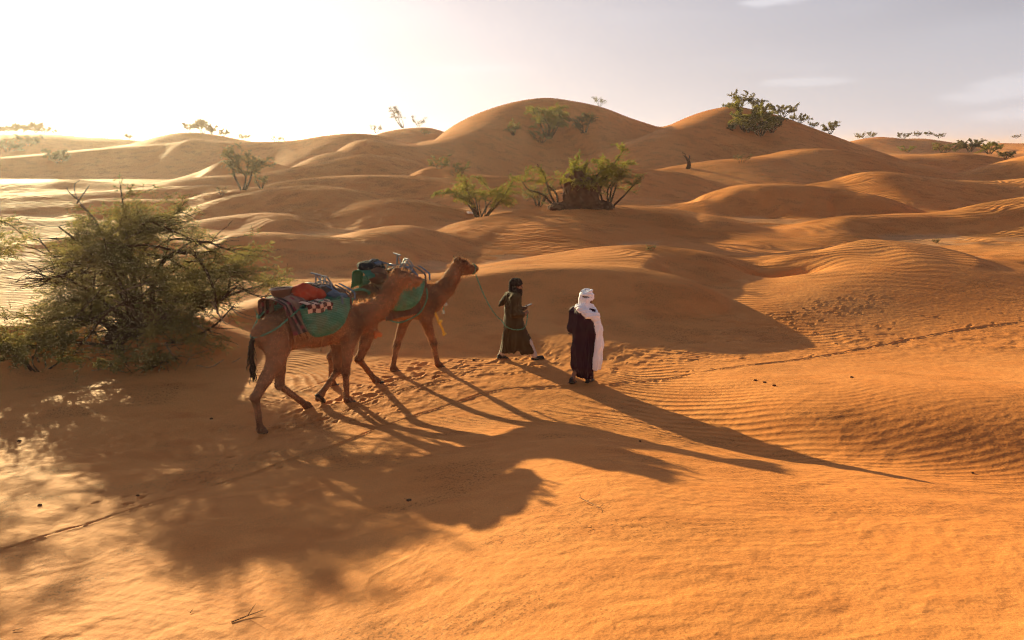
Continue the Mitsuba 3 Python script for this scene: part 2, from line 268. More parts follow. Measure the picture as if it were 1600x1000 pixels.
for (px, py, hd, st, w, dp, rim) in PRINTS:
    idx = tree_n.query_ball_point((px, py), 2.2 * w * st)
    if not idx:
        continue
    idx = np.array(idx)
    ux, uy = nx[idx] - px, ny[idx] - py
    a, b = (ux * math.cos(hd) + uy * math.sin(hd)) / (w * st), (-ux * math.sin(hd) + uy * math.cos(hd)) / w
    q = np.sqrt(a * a + b * b)
    dz[idx] += dp * (-np.exp(-(q / 0.75) ** 4) + rim * np.exp(-((q - 1.15) / 0.3) ** 2) * (1 - 0.5 * a))
for line, w, dp, seed in TRACKS:
    s = resample([(a, b, 0) for a, b in line], 0.02)[:, :2]
    tt = np.gradient(s, axis=0)
    tt /= np.linalg.norm(tt, axis=1)[:, None]
    arc = np.arange(len(s)) * 0.02
    s = s + np.stack([-tt[:, 1], tt[:, 0]], 1) * ((meshkit.fbm(np.stack([arc * 0.9, 0 * arc, 0 * arc], 1), 4, seed) - 0.5) * 0.22)[:, None]
    d, i = cKDTree(s).query(np.stack([nx, ny], 1), distance_upper_bound=0.4)
    ok = np.isfinite(d)
    v = np.stack([nx, ny], 1)[ok] - s[i[ok]]
    ac = v[:, 0] * -tt[i[ok], 1] + v[:, 1] * tt[i[ok], 0]
    amp = 0.25 + 1.1 * meshkit.fbm(np.stack([i[ok] * 0.02 * 3.5, 0 * ac, 0 * ac], 1), 3, seed + 5)
    dz[ok] += dp * amp * (-np.exp(-(ac / w) ** 2) + 0.55 * np.exp(-((ac + 1.7 * w) / (1.1 * w)) ** 2))
# soft wind relief of the near ground: broken low waves across the wind
ca, sa = math.cos(1.95), math.sin(1.95)
u1, v1 = nx * ca + ny * sa, -nx * sa + ny * ca
w1 = meshkit.fbm(np.stack([nx * 0.7, ny * 0.7, 0 * nx], 1), 3, 41)
rel = meshkit.fbm(np.stack([u1 * 2.6 + 2.2 * w1, v1 * 0.9 + 1.5 * w1, 0 * nx], 1), 4, 42)
rel = 1 - np.abs(2 * rel - 1)
tramp = meshkit.fbm(np.stack([nx * 5.0, ny * 5.0, 0 * nx], 1), 3, 43) - 0.5
fadeout = 1 - sstep(16, 26, ny)
softf = 1 - sstep(-2, 3, ny - gully(nx))
path = np.exp(-((ny - np.interp(nx, [-7, -3.5, 0, 4, 8], [9.5, 11.2, 13.6, 14.6, 15.6])) / 1.1) ** 2)
dz += (0.022 * (rel - 0.7) * (0.25 + 0.75 * softf) + 0.02 * tramp * (0.35 + 1.9 * path)) * fadeout
GZf = GZ.ravel().copy()
GZf[ni] += dz
nr, na = RR.shape
I = np.arange(nr * na).reshape(nr, na)
Q = np.stack([I[:-1], np.roll(I, -1, 1)[:-1], np.roll(I, -1, 1)[1:], I[1:]], -1).reshape(-1, 4)
verts = np.stack([GX.ravel(), GY.ravel(), GZf], 1)
hub = len(verts)
verts = np.vstack([verts, [[0, 0, GZf[:na].mean()]]])
tris = np.vstack([Q[:, [0, 2, 1]], Q[:, [0, 3, 2]], np.stack([np.full(na, hub), np.roll(I[0], -1), I[0]], 1)])
_n = np.cross(verts[tris[0, 1]] - verts[tris[0, 0]], verts[tris[0, 2]] - verts[tris[0, 0]])
if _n[2] < 0:
    tris = tris[:, ::-1]


def sand_colour(p, n, uv):
    big = mikit.fbm(p.x * 0.16, p.y * 0.16, 3.0, octaves=3)
    mid = mikit.fbm(p.x * 1.3 + 2 * big, p.y * 1.9, 7.0, octaves=3)
    grain = mikit.noise(p.x * 150, p.y * 150, p.z * 150)
    c = mikit.mix((0.57, 0.208, 0.058), (0.65, 0.272, 0.086), mikit.smoothstep(0.3, 0.7, 0.6 * big + 0.4 * mid))
    c = mikit.mix(c, (0.49, 0.158, 0.042), 0.45 * mikit.smoothstep(0.55, 0.8, mid))
    crust = mikit.smoothstep(0.60, 0.66, mikit.fbm(p.x * 0.35, p.y * 0.5, 1.0, octaves=4)) * mikit.smoothstep(20, 26, p.y) * (1 - mikit.smoothstep(60, 75, p.y)) * (1 - mikit.smoothstep(0.12, 0.3, p.z))
    c = mikit.mix(c, mi.Color3f(0.60, 0.36, 0.20), crust * 0.4)
    coarse = mikit.smoothstep(0.5, 0.72, mikit.fbm(p.x * 0.9 + big, p.y * 1.6, 12.0, octaves=4))
    specks = mikit.smoothstep(0.55, 0.85, mikit.noise(p.x * 55, p.y * 55, p.z * 55))
    c = c * (1 - coarse * (0.10 + 0.34 * specks))
    return c * (0.84 + 0.32 * grain)


def sand_relief(p, n, uv):
    warp = mikit.fbm(p.x * 0.22, p.y * 0.22, 2.0, octaves=2)
    warp2 = mikit.noise(p.x * 0.9, p.y * 0.9, 4.0)
    a = p.x * 0.30 + p.y * 0.95
    ph = (a + 3.2 * warp + 0.45 * warp2) * (6.2832 / 0.155)
    w = dr.sin(ph)
    rip = (0.5 + 0.5 * w) * (0.75 + 0.25 * w)
    patch = mikit.smoothstep(0.32, 0.56, mikit.fbm(p.x * 0.19 + 5, p.y * 0.19, 9.0, octaves=2))
    gully = mikit.smoothstep(9.0, 11.0, p.y + 0.35 * p.x)
    track = dr.exp(-dr.square((p.y - 11.0 - 0.66 * (p.x + 3.5)) / 1.6)) * (1 - mikit.smoothstep(1.0, 3.0, p.x))
    amp = (0.12 + 0.88 * patch) * (0.12 + 0.88 * gully) * (1 - 0.85 * track) * (1 - mikit.smoothstep(40, 75, p.y))
    fine = mikit.fbm(p.x * 14, p.y * 14, p.z * 14, octaves=3)
    grain = mikit.noise(p.x * 70, p.y * 70, p.z * 70)
    ph2 = (p.x * 0.22 + p.y * 0.97 + 4.0 * warp + 0.8 * warp2) * (6.2832 / 0.42)
    far2 = mikit.smoothstep(17, 25, p.y) * (1 - mikit.smoothstep(60, 95, p.y)) * (0.25 + 0.75 * patch)
    return 0.048 * (0.5 + 0.5 * dr.sin(ph2)) * far2 + 0.017 * rip * amp + 0.010 * fine * (1 - mikit.smoothstep(25, 60, p.y)) + 0.0016 * grain


scene['sand_bsdf'] = {'type': 'bumpmap', 'arbitrary': mikit.proc(sand_relief, eps=0.006), 'scale': 1.0,
                      'bsdf': {'type': 'principled', 'base_color': mikit.proc(sand_colour), 'roughness': 0.72, 'specular': 0.05}}
scene['sand_terrain'] = mikit.ply((verts, tris), 'sand_bsdf', smooth=True)
labels['sand_terrain'] = {'label': 'orange rippled sand dunes and trodden sandy ground', 'category': 'sand', 'kind': 'structure'}

# ------------------------------------------------------------------ the dusty air
scene['dusty_air'] = {'type': 'homogeneous', 'albedo': {'type': 'rgb', 'value': [0.96, 0.86, 0.84]}, 'sigma_t': 0.00038, 'phase': {'type': 'hg', 'g': 0.65}}
scene['haze'] = {'type': 'cube', 'to_world': T().translate([0, 0, 8]).scale([3300, 3300, 13]), 'bsdf': {'type': 'null'}, 'interior': {'type': 'ref', 'id': 'dusty_air'}}
labels['haze'] = {'label': 'golden dusty air over the dunes', 'category': 'haze', 'kind': 'stuff'}
scene['camera']['medium'] = {'type': 'ref', 'id': 'dusty_air'}

# ------------------------------------------------------------------ bodies: distance fields turned into one continuous skin
class Field:
    def __init__(self, lo, hi, step):
        self.lo, self.step = np.array(lo, float), step
        self.n = np.ceil((np.array(hi) - self.lo) / step).astype(int) + 1
        self.F = np.full(self.n, 0.5, np.float32)
        self.ax = [self.lo[k] + step * np.arange(self.n[k]) for k in range(3)]

    def _sub(self, lo, hi):
        a = np.clip(np.floor((np.array(lo) - self.lo) / self.step).astype(int), 0, self.n)
        b = np.clip(np.ceil((np.array(hi) - self.lo) / self.step).astype(int) + 1, 0, self.n)
        sl = tuple(slice(i, max(i, j)) for i, j in zip(a, b))
        X, Y, Z = np.meshgrid(*[self.ax[k][sl[k]] for k in range(3)], indexing='ij', sparse=True)
        return sl, X, Y, Z

    def _join(self, sl, d, k, cut):
        if not d.size:
            return self
        f = self.F[sl]
        if cut:
            d = -d
            h = np.clip(0.5 - 0.5 * (f - d) / k, 0, 1)
            self.F[sl] = f + (d - f) * h + k * h * (1 - h)
        else:
            h = np.clip(0.5 + 0.5 * (f - d) / k, 0, 1)
            self.F[sl] = f + (d - f) * h - k * h * (1 - h)
        return self

    def bone(self, a, b, ra, rb, k=0.05, flat=1.0, cut=False):
        """A tapered limb from a to b. flat < 1 narrows it from side to side (y)."""
        a, b = np.array(a, float), np.array(b, float)
        r = max(ra, rb) + 2.2 * k + 2 * self.step
        sl, X, Y, Z = self._sub(np.minimum(a, b) - r, np.maximum(a, b) + r)
        ab = b - a
        ab2 = ab.copy()
        ab2[1] /= flat
        px, py, pz = X - a[0], (Y - a[1]) / flat, Z - a[2]
        t = np.clip((px * ab2[0] + py * ab2[1] + pz * ab2[2]) / max(ab2 @ ab2, 1e-9), 0, 1)
        d = np.sqrt((px - t * ab2[0]) ** 2 + (py - t * ab2[1]) ** 2 + (pz - t * ab2[2]) ** 2) - (ra + (rb - ra) * t)
        return self._join(sl, d * (0.5 + 0.5 * flat), k, cut)

    def chain(self, pts, radii, k=0.05, flat=1.0):
        for i in range(len(pts) - 1):
            self.bone(pts[i], pts[i + 1], radii[i], radii[i + 1], k, flat)
        return self

    def ball(self, c, r, k=0.04, cut=False, rot=0.0):
        """An ellipsoid with half-axes r, turned by rot degrees about y."""
        c, r = np.array(c, float), np.array(r, float)
        m = r.max() + 2.2 * k + 2 * self.step
        sl, X, Y, Z = self._sub(c - m, c + m)
        cs, sn = math.cos(math.radians(rot)), math.sin(math.radians(rot))
        x, y, z = X - c[0], Y - c[1], Z - c[2]
        x, z = x * cs - z * sn, x * sn + z * cs
        k0 = np.sqrt((x / r[0]) ** 2 + (y / r[1]) ** 2 + (z / r[2]) ** 2)
        k1 = np.sqrt((x / r[0] ** 2) ** 2 + (y / r[1] ** 2) ** 2 + (z / r[2] ** 2) ** 2)
        return self._join(sl, k0 * (k0 - 1) / np.maximum(k1, 1e-6), k, cut)

    def mesh(self):
        """Surface nets."""
        F, n = self.F, self.n
        s = F < 0
        cnt = sum(s[i:n[0] - 1 + i, j:n[1] - 1 + j, k:n[2] - 1 + k].astype(np.int8) for i in (0, 1) for j in (0, 1) for k in (0, 1))
        cell = np.argwhere((cnt > 0) & (cnt < 8))
        vid = np.full(n - 1, -1, np.int64)
        vid[tuple(cell.T)] = np.arange(len(cell))
        acc, num = np.zeros((len(cell), 3)), np.zeros(len(cell))
        corners = np.array(list(np.ndindex(2, 2, 2)))
        for a in range(8):
            for b in range(a + 1, 8):
                if np.abs(corners[a] - corners[b]).sum() != 1:
                    continue
                fa, fb = F[tuple((cell + corners[a]).T)], F[tuple((cell + corners[b]).T)]
                m = (fa < 0) != (fb < 0)
                t = (fa[m] / (fa[m] - fb[m]))[:, None]
                acc[m] += cell[m] + corners[a] + t * (corners[b] - corners[a])
                num[m] += 1
        v = self.lo + self.step * acc / num[:, None]
        faces = []
        for ax in range(3):
            u, w = (ax + 1) % 3, (ax + 2) % 3
            q = np.moveaxis(s, ax, 0)
            e = np.argwhere(q[:-1] != q[1:])
            e0 = np.empty_like(e)
            order = [ax] + [k for k in range(3) if k != ax]
            for pos, k in enumerate(order):
                e0[:, k] = e[:, pos]
            ok = (e0[:, u] > 0) & (e0[:, w] > 0) & (e0[:, u] < n[u] - 1) & (e0[:, w] < n[w] - 1)
            e0 = e0[ok]
            inside = s[tuple(e0.T)]
            def at_(du, dw):
                p = e0.copy()
                p[:, u] -= du
                p[:, w] -= dw
                return vid[tuple(p.T)]
            quad = np.stack([at_(1, 1), at_(0, 1), at_(0, 0), at_(1, 0)], 1)
            quad = np.where(inside[:, None], quad, quad[:, ::-1])
            faces.append(quad[(quad >= 0).all(1)])
        q = np.vstack(faces)
        m = trimesh.Trimesh(v, np.vstack([q[:, [0, 1, 2]], q[:, [0, 2, 3]]]), process=False)
        m.merge_vertices()
        return trimesh.smoothing.filter_taubin(m, iterations=4)


def placed(m, origin, deg, z=0.0):
    m = m.copy() if isinstance(m, trimesh.Trimesh) else trimesh.Trimesh(*m, process=False)
    m.apply_transform(trimesh.transformations.rotation_matrix(math.radians(deg), [0, 0, 1]))
    m.apply_translation([origin[0], origin[1], z])
    return m


def tube(path, radius, sides=8, closed_ends=True, twist=0.0):
    """A round rope, rod or branch along the points; radius is a number or one per point."""
    p = np.asarray(path, float)
    rr = np.broadcast_to(radius, len(p)).astype(float)
    t = np.gradient(p, axis=0)
    t /= np.maximum(np.linalg.norm(t, axis=1), 1e-9)[:, None]
    nrm = np.cross(t[0], [0.3, 0.2, 0.93])
    if np.linalg.norm(nrm) < 1e-3:
        nrm = np.cross(t[0], [1, 0, 0.1])
    rings = []
    for i in range(len(p)):
        nrm = nrm - t[i] * (nrm @ t[i])
        nrm /= max(np.linalg.norm(nrm), 1e-9)
        b = np.cross(t[i], nrm)
        a = np.arange(sides) / sides * 2 * np.pi
        rings.append(p[i] + rr[i] * (np.cos(a)[:, None] * nrm + np.sin(a)[:, None] * b))
    v = np.vstack(rings)
    f = []
    for i in range(len(p) - 1):
        for j in range(sides):
            a, b = i * sides + j, i * sides + (j + 1) % sides
            f += [(a, b, b + sides), (a, b + sides, a + sides)]
    if closed_ends:
        v = np.vstack([v, p[:1], p[-1:]])
        for j in range(sides):
            f.append((len(v) - 2, (j + 1) % sides, j))
            k = (len(p) - 1) * sides
            f.append((len(v) - 1, k + j, k + (j + 1) % sides))
    return trimesh.Trimesh(v, np.array(f), process=False)


def curve(pts, step=0.03):
    return resample(pts, step)


def cat(*ms):
    return trimesh.util.concatenate([m for x in ms for m in (x if isinstance(x, (list, tuple)) else [x])])


def shell(m, thick):
    """Gives an open sheet a thickness."""
    v, f = np.array(m.vertices), np.array(m.faces)
    nrm = trimesh.Trimesh(v, f, process=False).vertex_normals
    e = np.sort(np.vstack([f[:, [0, 1]], f[:, [1, 2]], f[:, [2, 0]]]), 1)
    raw = np.vstack([f[:, [0, 1]], f[:, [1, 2]], f[:, [2, 0]]])
    _, inv, c = np.unique(e, axis=0, return_inverse=True, return_counts=True)
    rim = raw[c[inv.ravel()] == 1]
    n = len(v)
    side = np.vstack([np.stack([rim[:, 1], rim[:, 0], rim[:, 0] + n], 1), np.stack([rim[:, 1], rim[:, 0] + n, rim[:, 1] + n], 1)])
    return trimesh.Trimesh(np.vstack([v, v - nrm * thick]), np.vstack([f, f[:, ::-1] + n, side]), process=False)


def grid_sheet(fn, nu, nv, wrap=False):
    """A sheet of nu x nv quads: fn(u, v) -> points (n, 3), u and v from 0 to 1."""
    u, v = np.meshgrid(np.linspace(0, 1, nu + 1), np.linspace(0, 1, nv + 1), indexing='ij')
    p = fn(u.ravel(), v.ravel())
    I = np.arange((nu + 1) * (nv + 1)).reshape(nu + 1, nv + 1)
    q = np.stack([I[:-1, :-1], I[1:, :-1], I[1:, 1:], I[:-1, 1:]], -1).reshape(-1, 4)
    m = trimesh.Trimesh(p, np.vstack([q[:, [0, 1, 2]], q[:, [0, 2, 3]]]), process=False)
    if wrap:
        m.merge_vertices()
    return m


COUNT = {}


def numbered(base):
    n = COUNT.get(base, 0)
    COUNT[base] = n + 1
    return base if n == 0 else f'{base}_{n:03d}'


def put(key, mesh, bsdf, smooth=35, color=None):
    """One entry of the scene; a key already taken gets the next number."""
    head, _, tail = key.rpartition('__')
    full = (head + '__' if head else '') + tail
    key = numbered(full)
    if color is not None:
        scene[key] = mikit.ply(mesh, bsdf, smooth=True if smooth else False, color=np.clip(color, 0, 1))
    else:
        scene[key] = mikit.ply(mesh, bsdf, smooth=smooth)
    return key


def tell(key, label, cat_=None, group=None, kind=None):
    d = {'label': label}
    if cat_:
        d['category'] = cat_
    if group:
        d['group'] = group
    if kind:
        d['kind'] = kind
    labels[key] = d


# ------------------------------------------------------------------ materials of the things
def mat(name, rgb, rough=0.8, spec=0.3, vary=0.15, scale=20.0, bump=0.0, metallic=0.0, sheen=0.0):
    c = mi.Color3f(rgb) if not isinstance(rgb, str) else None
    def col(p, n, uv):
        return mi.Color3f(*rgb) * (1 - vary + 2 * vary * mikit.fbm(p.x * scale, p.y * scale, p.z * scale, octaves=2))
    b = {'type': 'principled', 'base_color': mikit.proc(col) if vary else {'type': 'rgb', 'value': list(rgb)}, 'roughness': rough, 'specular': spec, 'metallic': metallic, 'sheen': sheen}
    if bump:
        b = {'type': 'bumpmap', 'arbitrary': mikit.proc(lambda p, n, uv: bump * mikit.fbm(p.x * scale * 3, p.y * scale * 3, p.z * scale * 3, octaves=2)), 'scale': 1.0, 'bsdf': b}
    scene[name] = {'type': 'twosided', 'bsdf': b}


scene['coat_bsdf'] = {'type': 'twosided', 'bsdf': {'type': 'principled', 'base_color': {'type': 'mesh_attribute', 'name': 'vertex_color'}, 'roughness': 0.8, 'specular': 0.2, 'sheen': 0.15}}
scene['dyed_bsdf'] = {'type': 'twosided', 'bsdf': {'type': 'principled', 'base_color': {'type': 'mesh_attribute', 'name': 'vertex_color'}, 'roughness': 0.85, 'specular': 0.2, 'sheen': 0.2}}
mat('hoof_bsdf', (0.05, 0.03, 0.02), 0.6)
mat('dark_hair_bsdf', (0.035, 0.018, 0.01), 0.8, vary=0.3)
mat('eye_bsdf', (0.01, 0.008, 0.006), 0.15, 0.6, vary=0)
mat('green_rope_bsdf', (0.10, 0.27, 0.17), 0.8, scale=90)
mat('tan_rope_bsdf', (0.42, 0.22, 0.09), 0.8, scale=90)
mat('dark_rope_bsdf', (0.05, 0.06, 0.045), 0.8, scale=90)
mat('orange_wool_bsdf', (0.62, 0.20, 0.06), 0.9, scale=60, bump=0.004)
mat('yellow_cord_bsdf', (0.80, 0.50, 0.06), 0.8, scale=60)
mat('steel_bsdf', (0.25, 0.265, 0.28), 0.42, 0.5, scale=30, metallic=0.7)
mat('worn_wood_bsdf', (0.30, 0.22, 0.16), 0.7, scale=40)
mat('red_cloth_bsdf', (0.40, 0.045, 0.016), 0.85, scale=14, bump=0.003)
mat('blue_cloth_bsdf', (0.11, 0.155, 0.21), 0.85, scale=16, bump=0.003)
mat('black_cloth_bsdf', (0.02, 0.02, 0.022), 0.9, scale=16, bump=0.003)
mat('green_cloth_bsdf', (0.04, 0.16, 0.10), 0.85, scale=16, bump=0.003)
mat('brown_cloth_bsdf', (0.13, 0.06, 0.035), 0.9, scale=16, bump=0.004)
mat('saddle_leather_bsdf', (0.09, 0.05, 0.035), 0.6, 0.4, scale=20)
mat('rim_cloth_bsdf', (0.24, 0.20, 0.18), 0.85, scale=18)
mat('brass_bsdf', (0.55, 0.50, 0.36), 0.35, 0.5, metallic=0.8)


def weave_colour(p, n, uv):
    row = 0.5 + 0.5 * dr.sin(p.z * (6.2832 / 0.028))
    fade = mikit.fbm(p.x * 6, p.y * 6, p.z * 9, octaves=3)
    c = mikit.mix(mi.Color3f(0.055, 0.25, 0.17), mi.Color3f(0.12, 0.36, 0.25), mikit.smoothstep(0.3, 0.7, fade))
    c = mikit.mix(c, mi.Color3f(0.20, 0.24, 0.12), 0.35 * mikit.smoothstep(0.55, 0.8, mikit.noise(p.x * 5, p.y * 5, p.z * 3)))
    dust = mikit.smoothstep(0.4, 0.8, mikit.fbm(p.x * 9, p.y * 9, p.z * 5 + 4, octaves=3))
    c = mikit.mix(c, mi.Color3f(0.24, 0.19, 0.12), 0.42 * dust)
    return c * (0.62 + 0.38 * row)


def weave_relief(p, n, uv):
    return 0.008 * dr.abs(dr.sin(p.z * (3.14159 / 0.028))) + 0.002 * dr.sin((p.x + p.y) * 190)


scene['weave_bsdf'] = {'type': 'bumpmap', 'arbitrary': mikit.proc(weave_relief, eps=0.004), 'scale': 1.0,
                       'bsdf': {'type': 'twosided', 'bsdf': {'type': 'principled', 'base_color': mikit.proc(weave_colour), 'roughness': 0.8, 'specular': 0.2}}}

# ------------------------------------------------------------------ the two camels. Local frame: x forward, y to the animal's left, z up
def coat(v, seed, dark):
    """The hair colours of the animal: fawn body, darker shoulder, hump and lower legs."""
    n = meshkit.fbm(v * 4.0, 3, seed)
    f = meshkit.fbm(v * 22.0, 2, seed + 4)
    c = np.array([0.34, 0.150, 0.066]) * dark
    c2 = np.array([0.42, 0.21, 0.10]) * dark
    d = np.array([0.10, 0.045, 0.024])
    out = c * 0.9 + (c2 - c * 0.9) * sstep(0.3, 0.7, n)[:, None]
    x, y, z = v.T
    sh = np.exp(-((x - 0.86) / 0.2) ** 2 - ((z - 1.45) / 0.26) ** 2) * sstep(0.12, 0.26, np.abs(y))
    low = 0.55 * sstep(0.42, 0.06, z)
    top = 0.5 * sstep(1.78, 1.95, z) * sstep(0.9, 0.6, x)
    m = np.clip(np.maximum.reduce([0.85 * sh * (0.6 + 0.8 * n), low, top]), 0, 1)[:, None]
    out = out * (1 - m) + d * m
    knee = 0.6 * np.exp(-((z - 0.6) / 0.06) ** 2) * sstep(0.35, 0.6, f)
    out = out * (1 - knee)[:, None]
    return out * (0.66 + 0.68 * f)[:, None]


def camel_skin(J, neck, head, seed, dark):
    """One skin for trunk, legs, neck and head. J: the legs' joints; neck: centres and radii; head: poll, brow, muzzle end, ear side."""
    nk = np.array([q[:3] for q in neck])
    lo = np.minimum(np.array([-1.4, -0.6, -0.02]), nk.min(0) - 0.8)
    hi = np.maximum(np.array([1.5, 0.6, 2.3]), nk.max(0) + 0.75)
    F = Field(lo, hi, 0.016)
    # trunk: croup, barrel, chest, low hump under the load
    F.bone((-0.70, 0, 1.56), (-0.40, 0, 1.58), 0.25, 0.31, 0.10, 0.92)
    F.bone((-0.40, 0, 1.56), (0.25, 0, 1.55), 0.31, 0.37, 0.10, 0.86)
    F.bone((0.25, 0, 1.55), (0.80, 0, 1.46), 0.37, 0.34, 0.10, 0.84)
    F.bone((0.80, 0, 1.46), (1.02, 0, 1.44), 0.34, 0.26, 0.10, 0.80)
    F.bone((0.80, 0, 1.20), (0.88, 0, 1.10), 0.14, 0.08, 0.10)                # the chest pad
    F.bone((-0.30, 0, 1.78), (0.35, 0, 1.80), 0.12, 0.14, 0.12)
    F.ball((0.02, 0, 1.93), (0.32, 0.17, 0.20), 0.10)
    F.bone((-0.62, 0, 1.70), (-0.86, 0, 1.60), 0.17, 0.13, 0.08)              # croup falling to the tail
    for side, leg in J['hind']:
        hip, stifle, hock, fet, toe = leg
        F.bone((hip[0], side * 0.14, hip[2]), (hip[0] * 0.5 + stifle[0] * 0.5, side * 0.19, hip[2] * 0.5 + stifle[2] * 0.5), 0.23, 0.20, 0.07, 0.75)
        F.bone((hip[0] * 0.5 + stifle[0] * 0.5, side * 0.19, hip[2] * 0.5 + stifle[2] * 0.5), stifle, 0.20, 0.135, 0.06, 0.75)
        mid = tuple(np.array(stifle) * 0.5 + np.array(hock) * 0.5)
        F.chain([stifle, mid, hock], [0.14, 0.095, 0.072], 0.05)
        F.ball((hock[0] - 0.03, hock[1], hock[2] + 0.02), (0.065, 0.05, 0.075), 0.03)
        F.chain([hock, tuple(np.array(hock) * 0.5 + np.array(fet) * 0.5), fet], [0.060, 0.048, 0.055], 0.03)
        foot(F, fet, toe)
    for side, leg in J['fore']:
        sh, elbow, knee, fet, toe = leg
        F.bone((sh[0], side * 0.17, sh[2]), (sh[0] * 0.35 + elbow[0] * 0.65, side * 0.20, sh[2] * 0.35 + elbow[2] * 0.65), 0.21, 0.155, 0.06, 0.7)
        F.bone((sh[0] * 0.35 + elbow[0] * 0.65, side * 0.20, sh[2] * 0.35 + elbow[2] * 0.65), elbow, 0.155, 0.115, 0.05, 0.8)
        F.chain([elbow, tuple(np.array(elbow) * 0.5 + np.array(knee) * 0.5), knee], [0.12, 0.085, 0.070], 0.04)
        F.ball((knee[0] + 0.015, knee[1], knee[2]), (0.068, 0.062, 0.085), 0.03)
        F.chain([knee, tuple(np.array(knee) * 0.5 + np.array(fet) * 0.5), fet], [0.061, 0.048, 0.055], 0.03)
        foot(F, fet, toe)
    F.chain([q[:3] for q in neck], [q[3] for q in neck], 0.07)
    poll, nose, up = (np.array(q, float) for q in head)
    ax = nose - poll
    L = np.linalg.norm(ax)
    ax /= L
    sd = np.cross(up, ax)
    sd /= np.linalg.norm(sd)
    up = np.cross(ax, sd)
    W = lambda a, u, s: tuple(poll + ax * a * L + up * u + sd * s)  # noqa: E731
    F.bone(W(0.02, -0.02, 0), W(0.30, 0.0, 0), 0.125, 0.118, 0.05)            # skull
    F.bone(W(0.30, -0.01, 0), W(0.66, -0.035, 0), 0.112, 0.075, 0.04)          # face
    F.bone(W(0.66, -0.035, 0), W(0.92, -0.04, 0), 0.075, 0.07, 0.03)            # muzzle
    F.ball(W(0.97, -0.03, 0), (0.06, 0.06, 0.055), 0.03)                         # upper lip
    F.bone(W(0.12, -0.12, 0), W(0.50, -0.13, 0), 0.095, 0.06, 0.04)            # jaw
    F.bone(W(0.50, -0.125, 0), W(0.90, -0.115, 0), 0.058, 0.04, 0.025)            # lower lip
    for s in (-1, 1):
        F.ball(W(0.27, 0.075, s * 0.07), (0.055, 0.035, 0.03), 0.025)              # brow ridge
        F.bone(W(0.0, 0.07, s * 0.085), W(-0.13, 0.15, s * 0.115), 0.034, 0.016, 0.02)  # ear
        F.ball(W(0.95, 0.0, s * 0.045), (0.018, 0.018, 0.012), 0.012, cut=True)    # nostril
    F.ball(W(-0.05, 0.10, 0), (0.08, 0.07, 0.06), 0.04)                            # topknot of hair
    F.bone(W(0.98, -0.088, -0.06), W(0.72, -0.092, -0.085), 0.008, 0.006, 0.012, cut=True)   # the mouth line
    F.bone(W(0.98, -0.088, 0.06), W(0.72, -0.092, 0.085), 0.008, 0.006, 0.012, cut=True)
    m = F.mesh()
    v = np.array(m.vertices)
    nrm = m.vertex_normals
    hairy = meshkit.fbm(v * np.array([16, 16, 9.0]), 3, seed) - 0.5
    v = v + nrm * (hairy * 0.014)[:, None]
    m = trimesh.Trimesh(v, m.faces, process=False)
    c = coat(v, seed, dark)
    hd = (v - poll) @ ax / L
    hu = (v - poll) @ up
    onhead = (np.linalg.norm(v - (poll + ax * L * 0.4), axis=1) < 0.5) & (v[:, 2] > 1.6)
    k = (0.6 * sstep(0.02, 0.10, hu) * sstep(0.62, 0.3, hd) * onhead)[:, None]
    c = c * (1 - k) + np.array([0.09, 0.04, 0.02]) * k
    return m, c, W


def foot(F, fet, toe):
    """Pastern and the broad split pad."""
    fet, toe = np.array(fet, float), np.array(toe, float)
    F.bone(fet, fet * 0.4 + toe * 0.6 + np.array([0, 0, 0.03]), 0.05, 0.055, 0.03)
    d = toe - fet
    F.bone(fet * 0.75 + toe * 0.25 + np.array([0, 0, -0.02 if abs(d[0]) > 0.01 else 0]), toe, 0.06, 0.06, 0.03)


def sole(fet, toe, tilt=0.0):
    """The dark leathery pad with its two toes."""
    fet, toe = np.array(fet, float), np.array(toe, float)
    c = toe * 0.75 + fet * 0.25
    parts = []
    for s in (-1, 1):
        b = trimesh.creation.icosphere(2, 1.0)
        b.apply_scale([0.085, 0.047, 0.038])
        b.apply_translation([0.05, s * 0.036, 0])
        parts.append(b)
    b = trimesh.creation.icosphere(2, 1.0)
    b.apply_scale([0.085, 0.08, 0.036])
    b.apply_translation([-0.02, 0, 0])
    parts.append(b)
    m = cat(parts)
    m.apply_transform(trimesh.transformations.rotation_matrix(math.radians(tilt), [0, 1, 0]))
    m.apply_translation([c[0], c[1], max(c[2] - 0.035, 0.028) if not tilt else c[2] - 0.02])
    return m


def tail_mesh(root, pts, seed):
    """A tail: a fleshy stem with a long dark brush."""
    g = np.random.default_rng(seed)
    line = curve([root] + pts, 0.03)
    stem = tube(line[: int(len(line) * 0.75)], np.linspace(0.045, 0.022, int(len(line) * 0.75)), 8)
    strands = []
    for k in range(64):
        i = int(len(line) * g.uniform(0.25, 0.8))
        a = line[i] + g.normal(0, 0.018, 3)
        b = a + np.array([g.normal(0, 0.035), g.normal(0, 0.03), -g.uniform(0.16, 0.3)])
        b2 = (a + b) / 2 + np.array([-0.03 * g.uniform(0, 1), g.normal(0, 0.015), 0])
        strands.append(tube([a, b2, b], [0.009, 0.008, 0.003], 5))
    return stem, cat(strands)


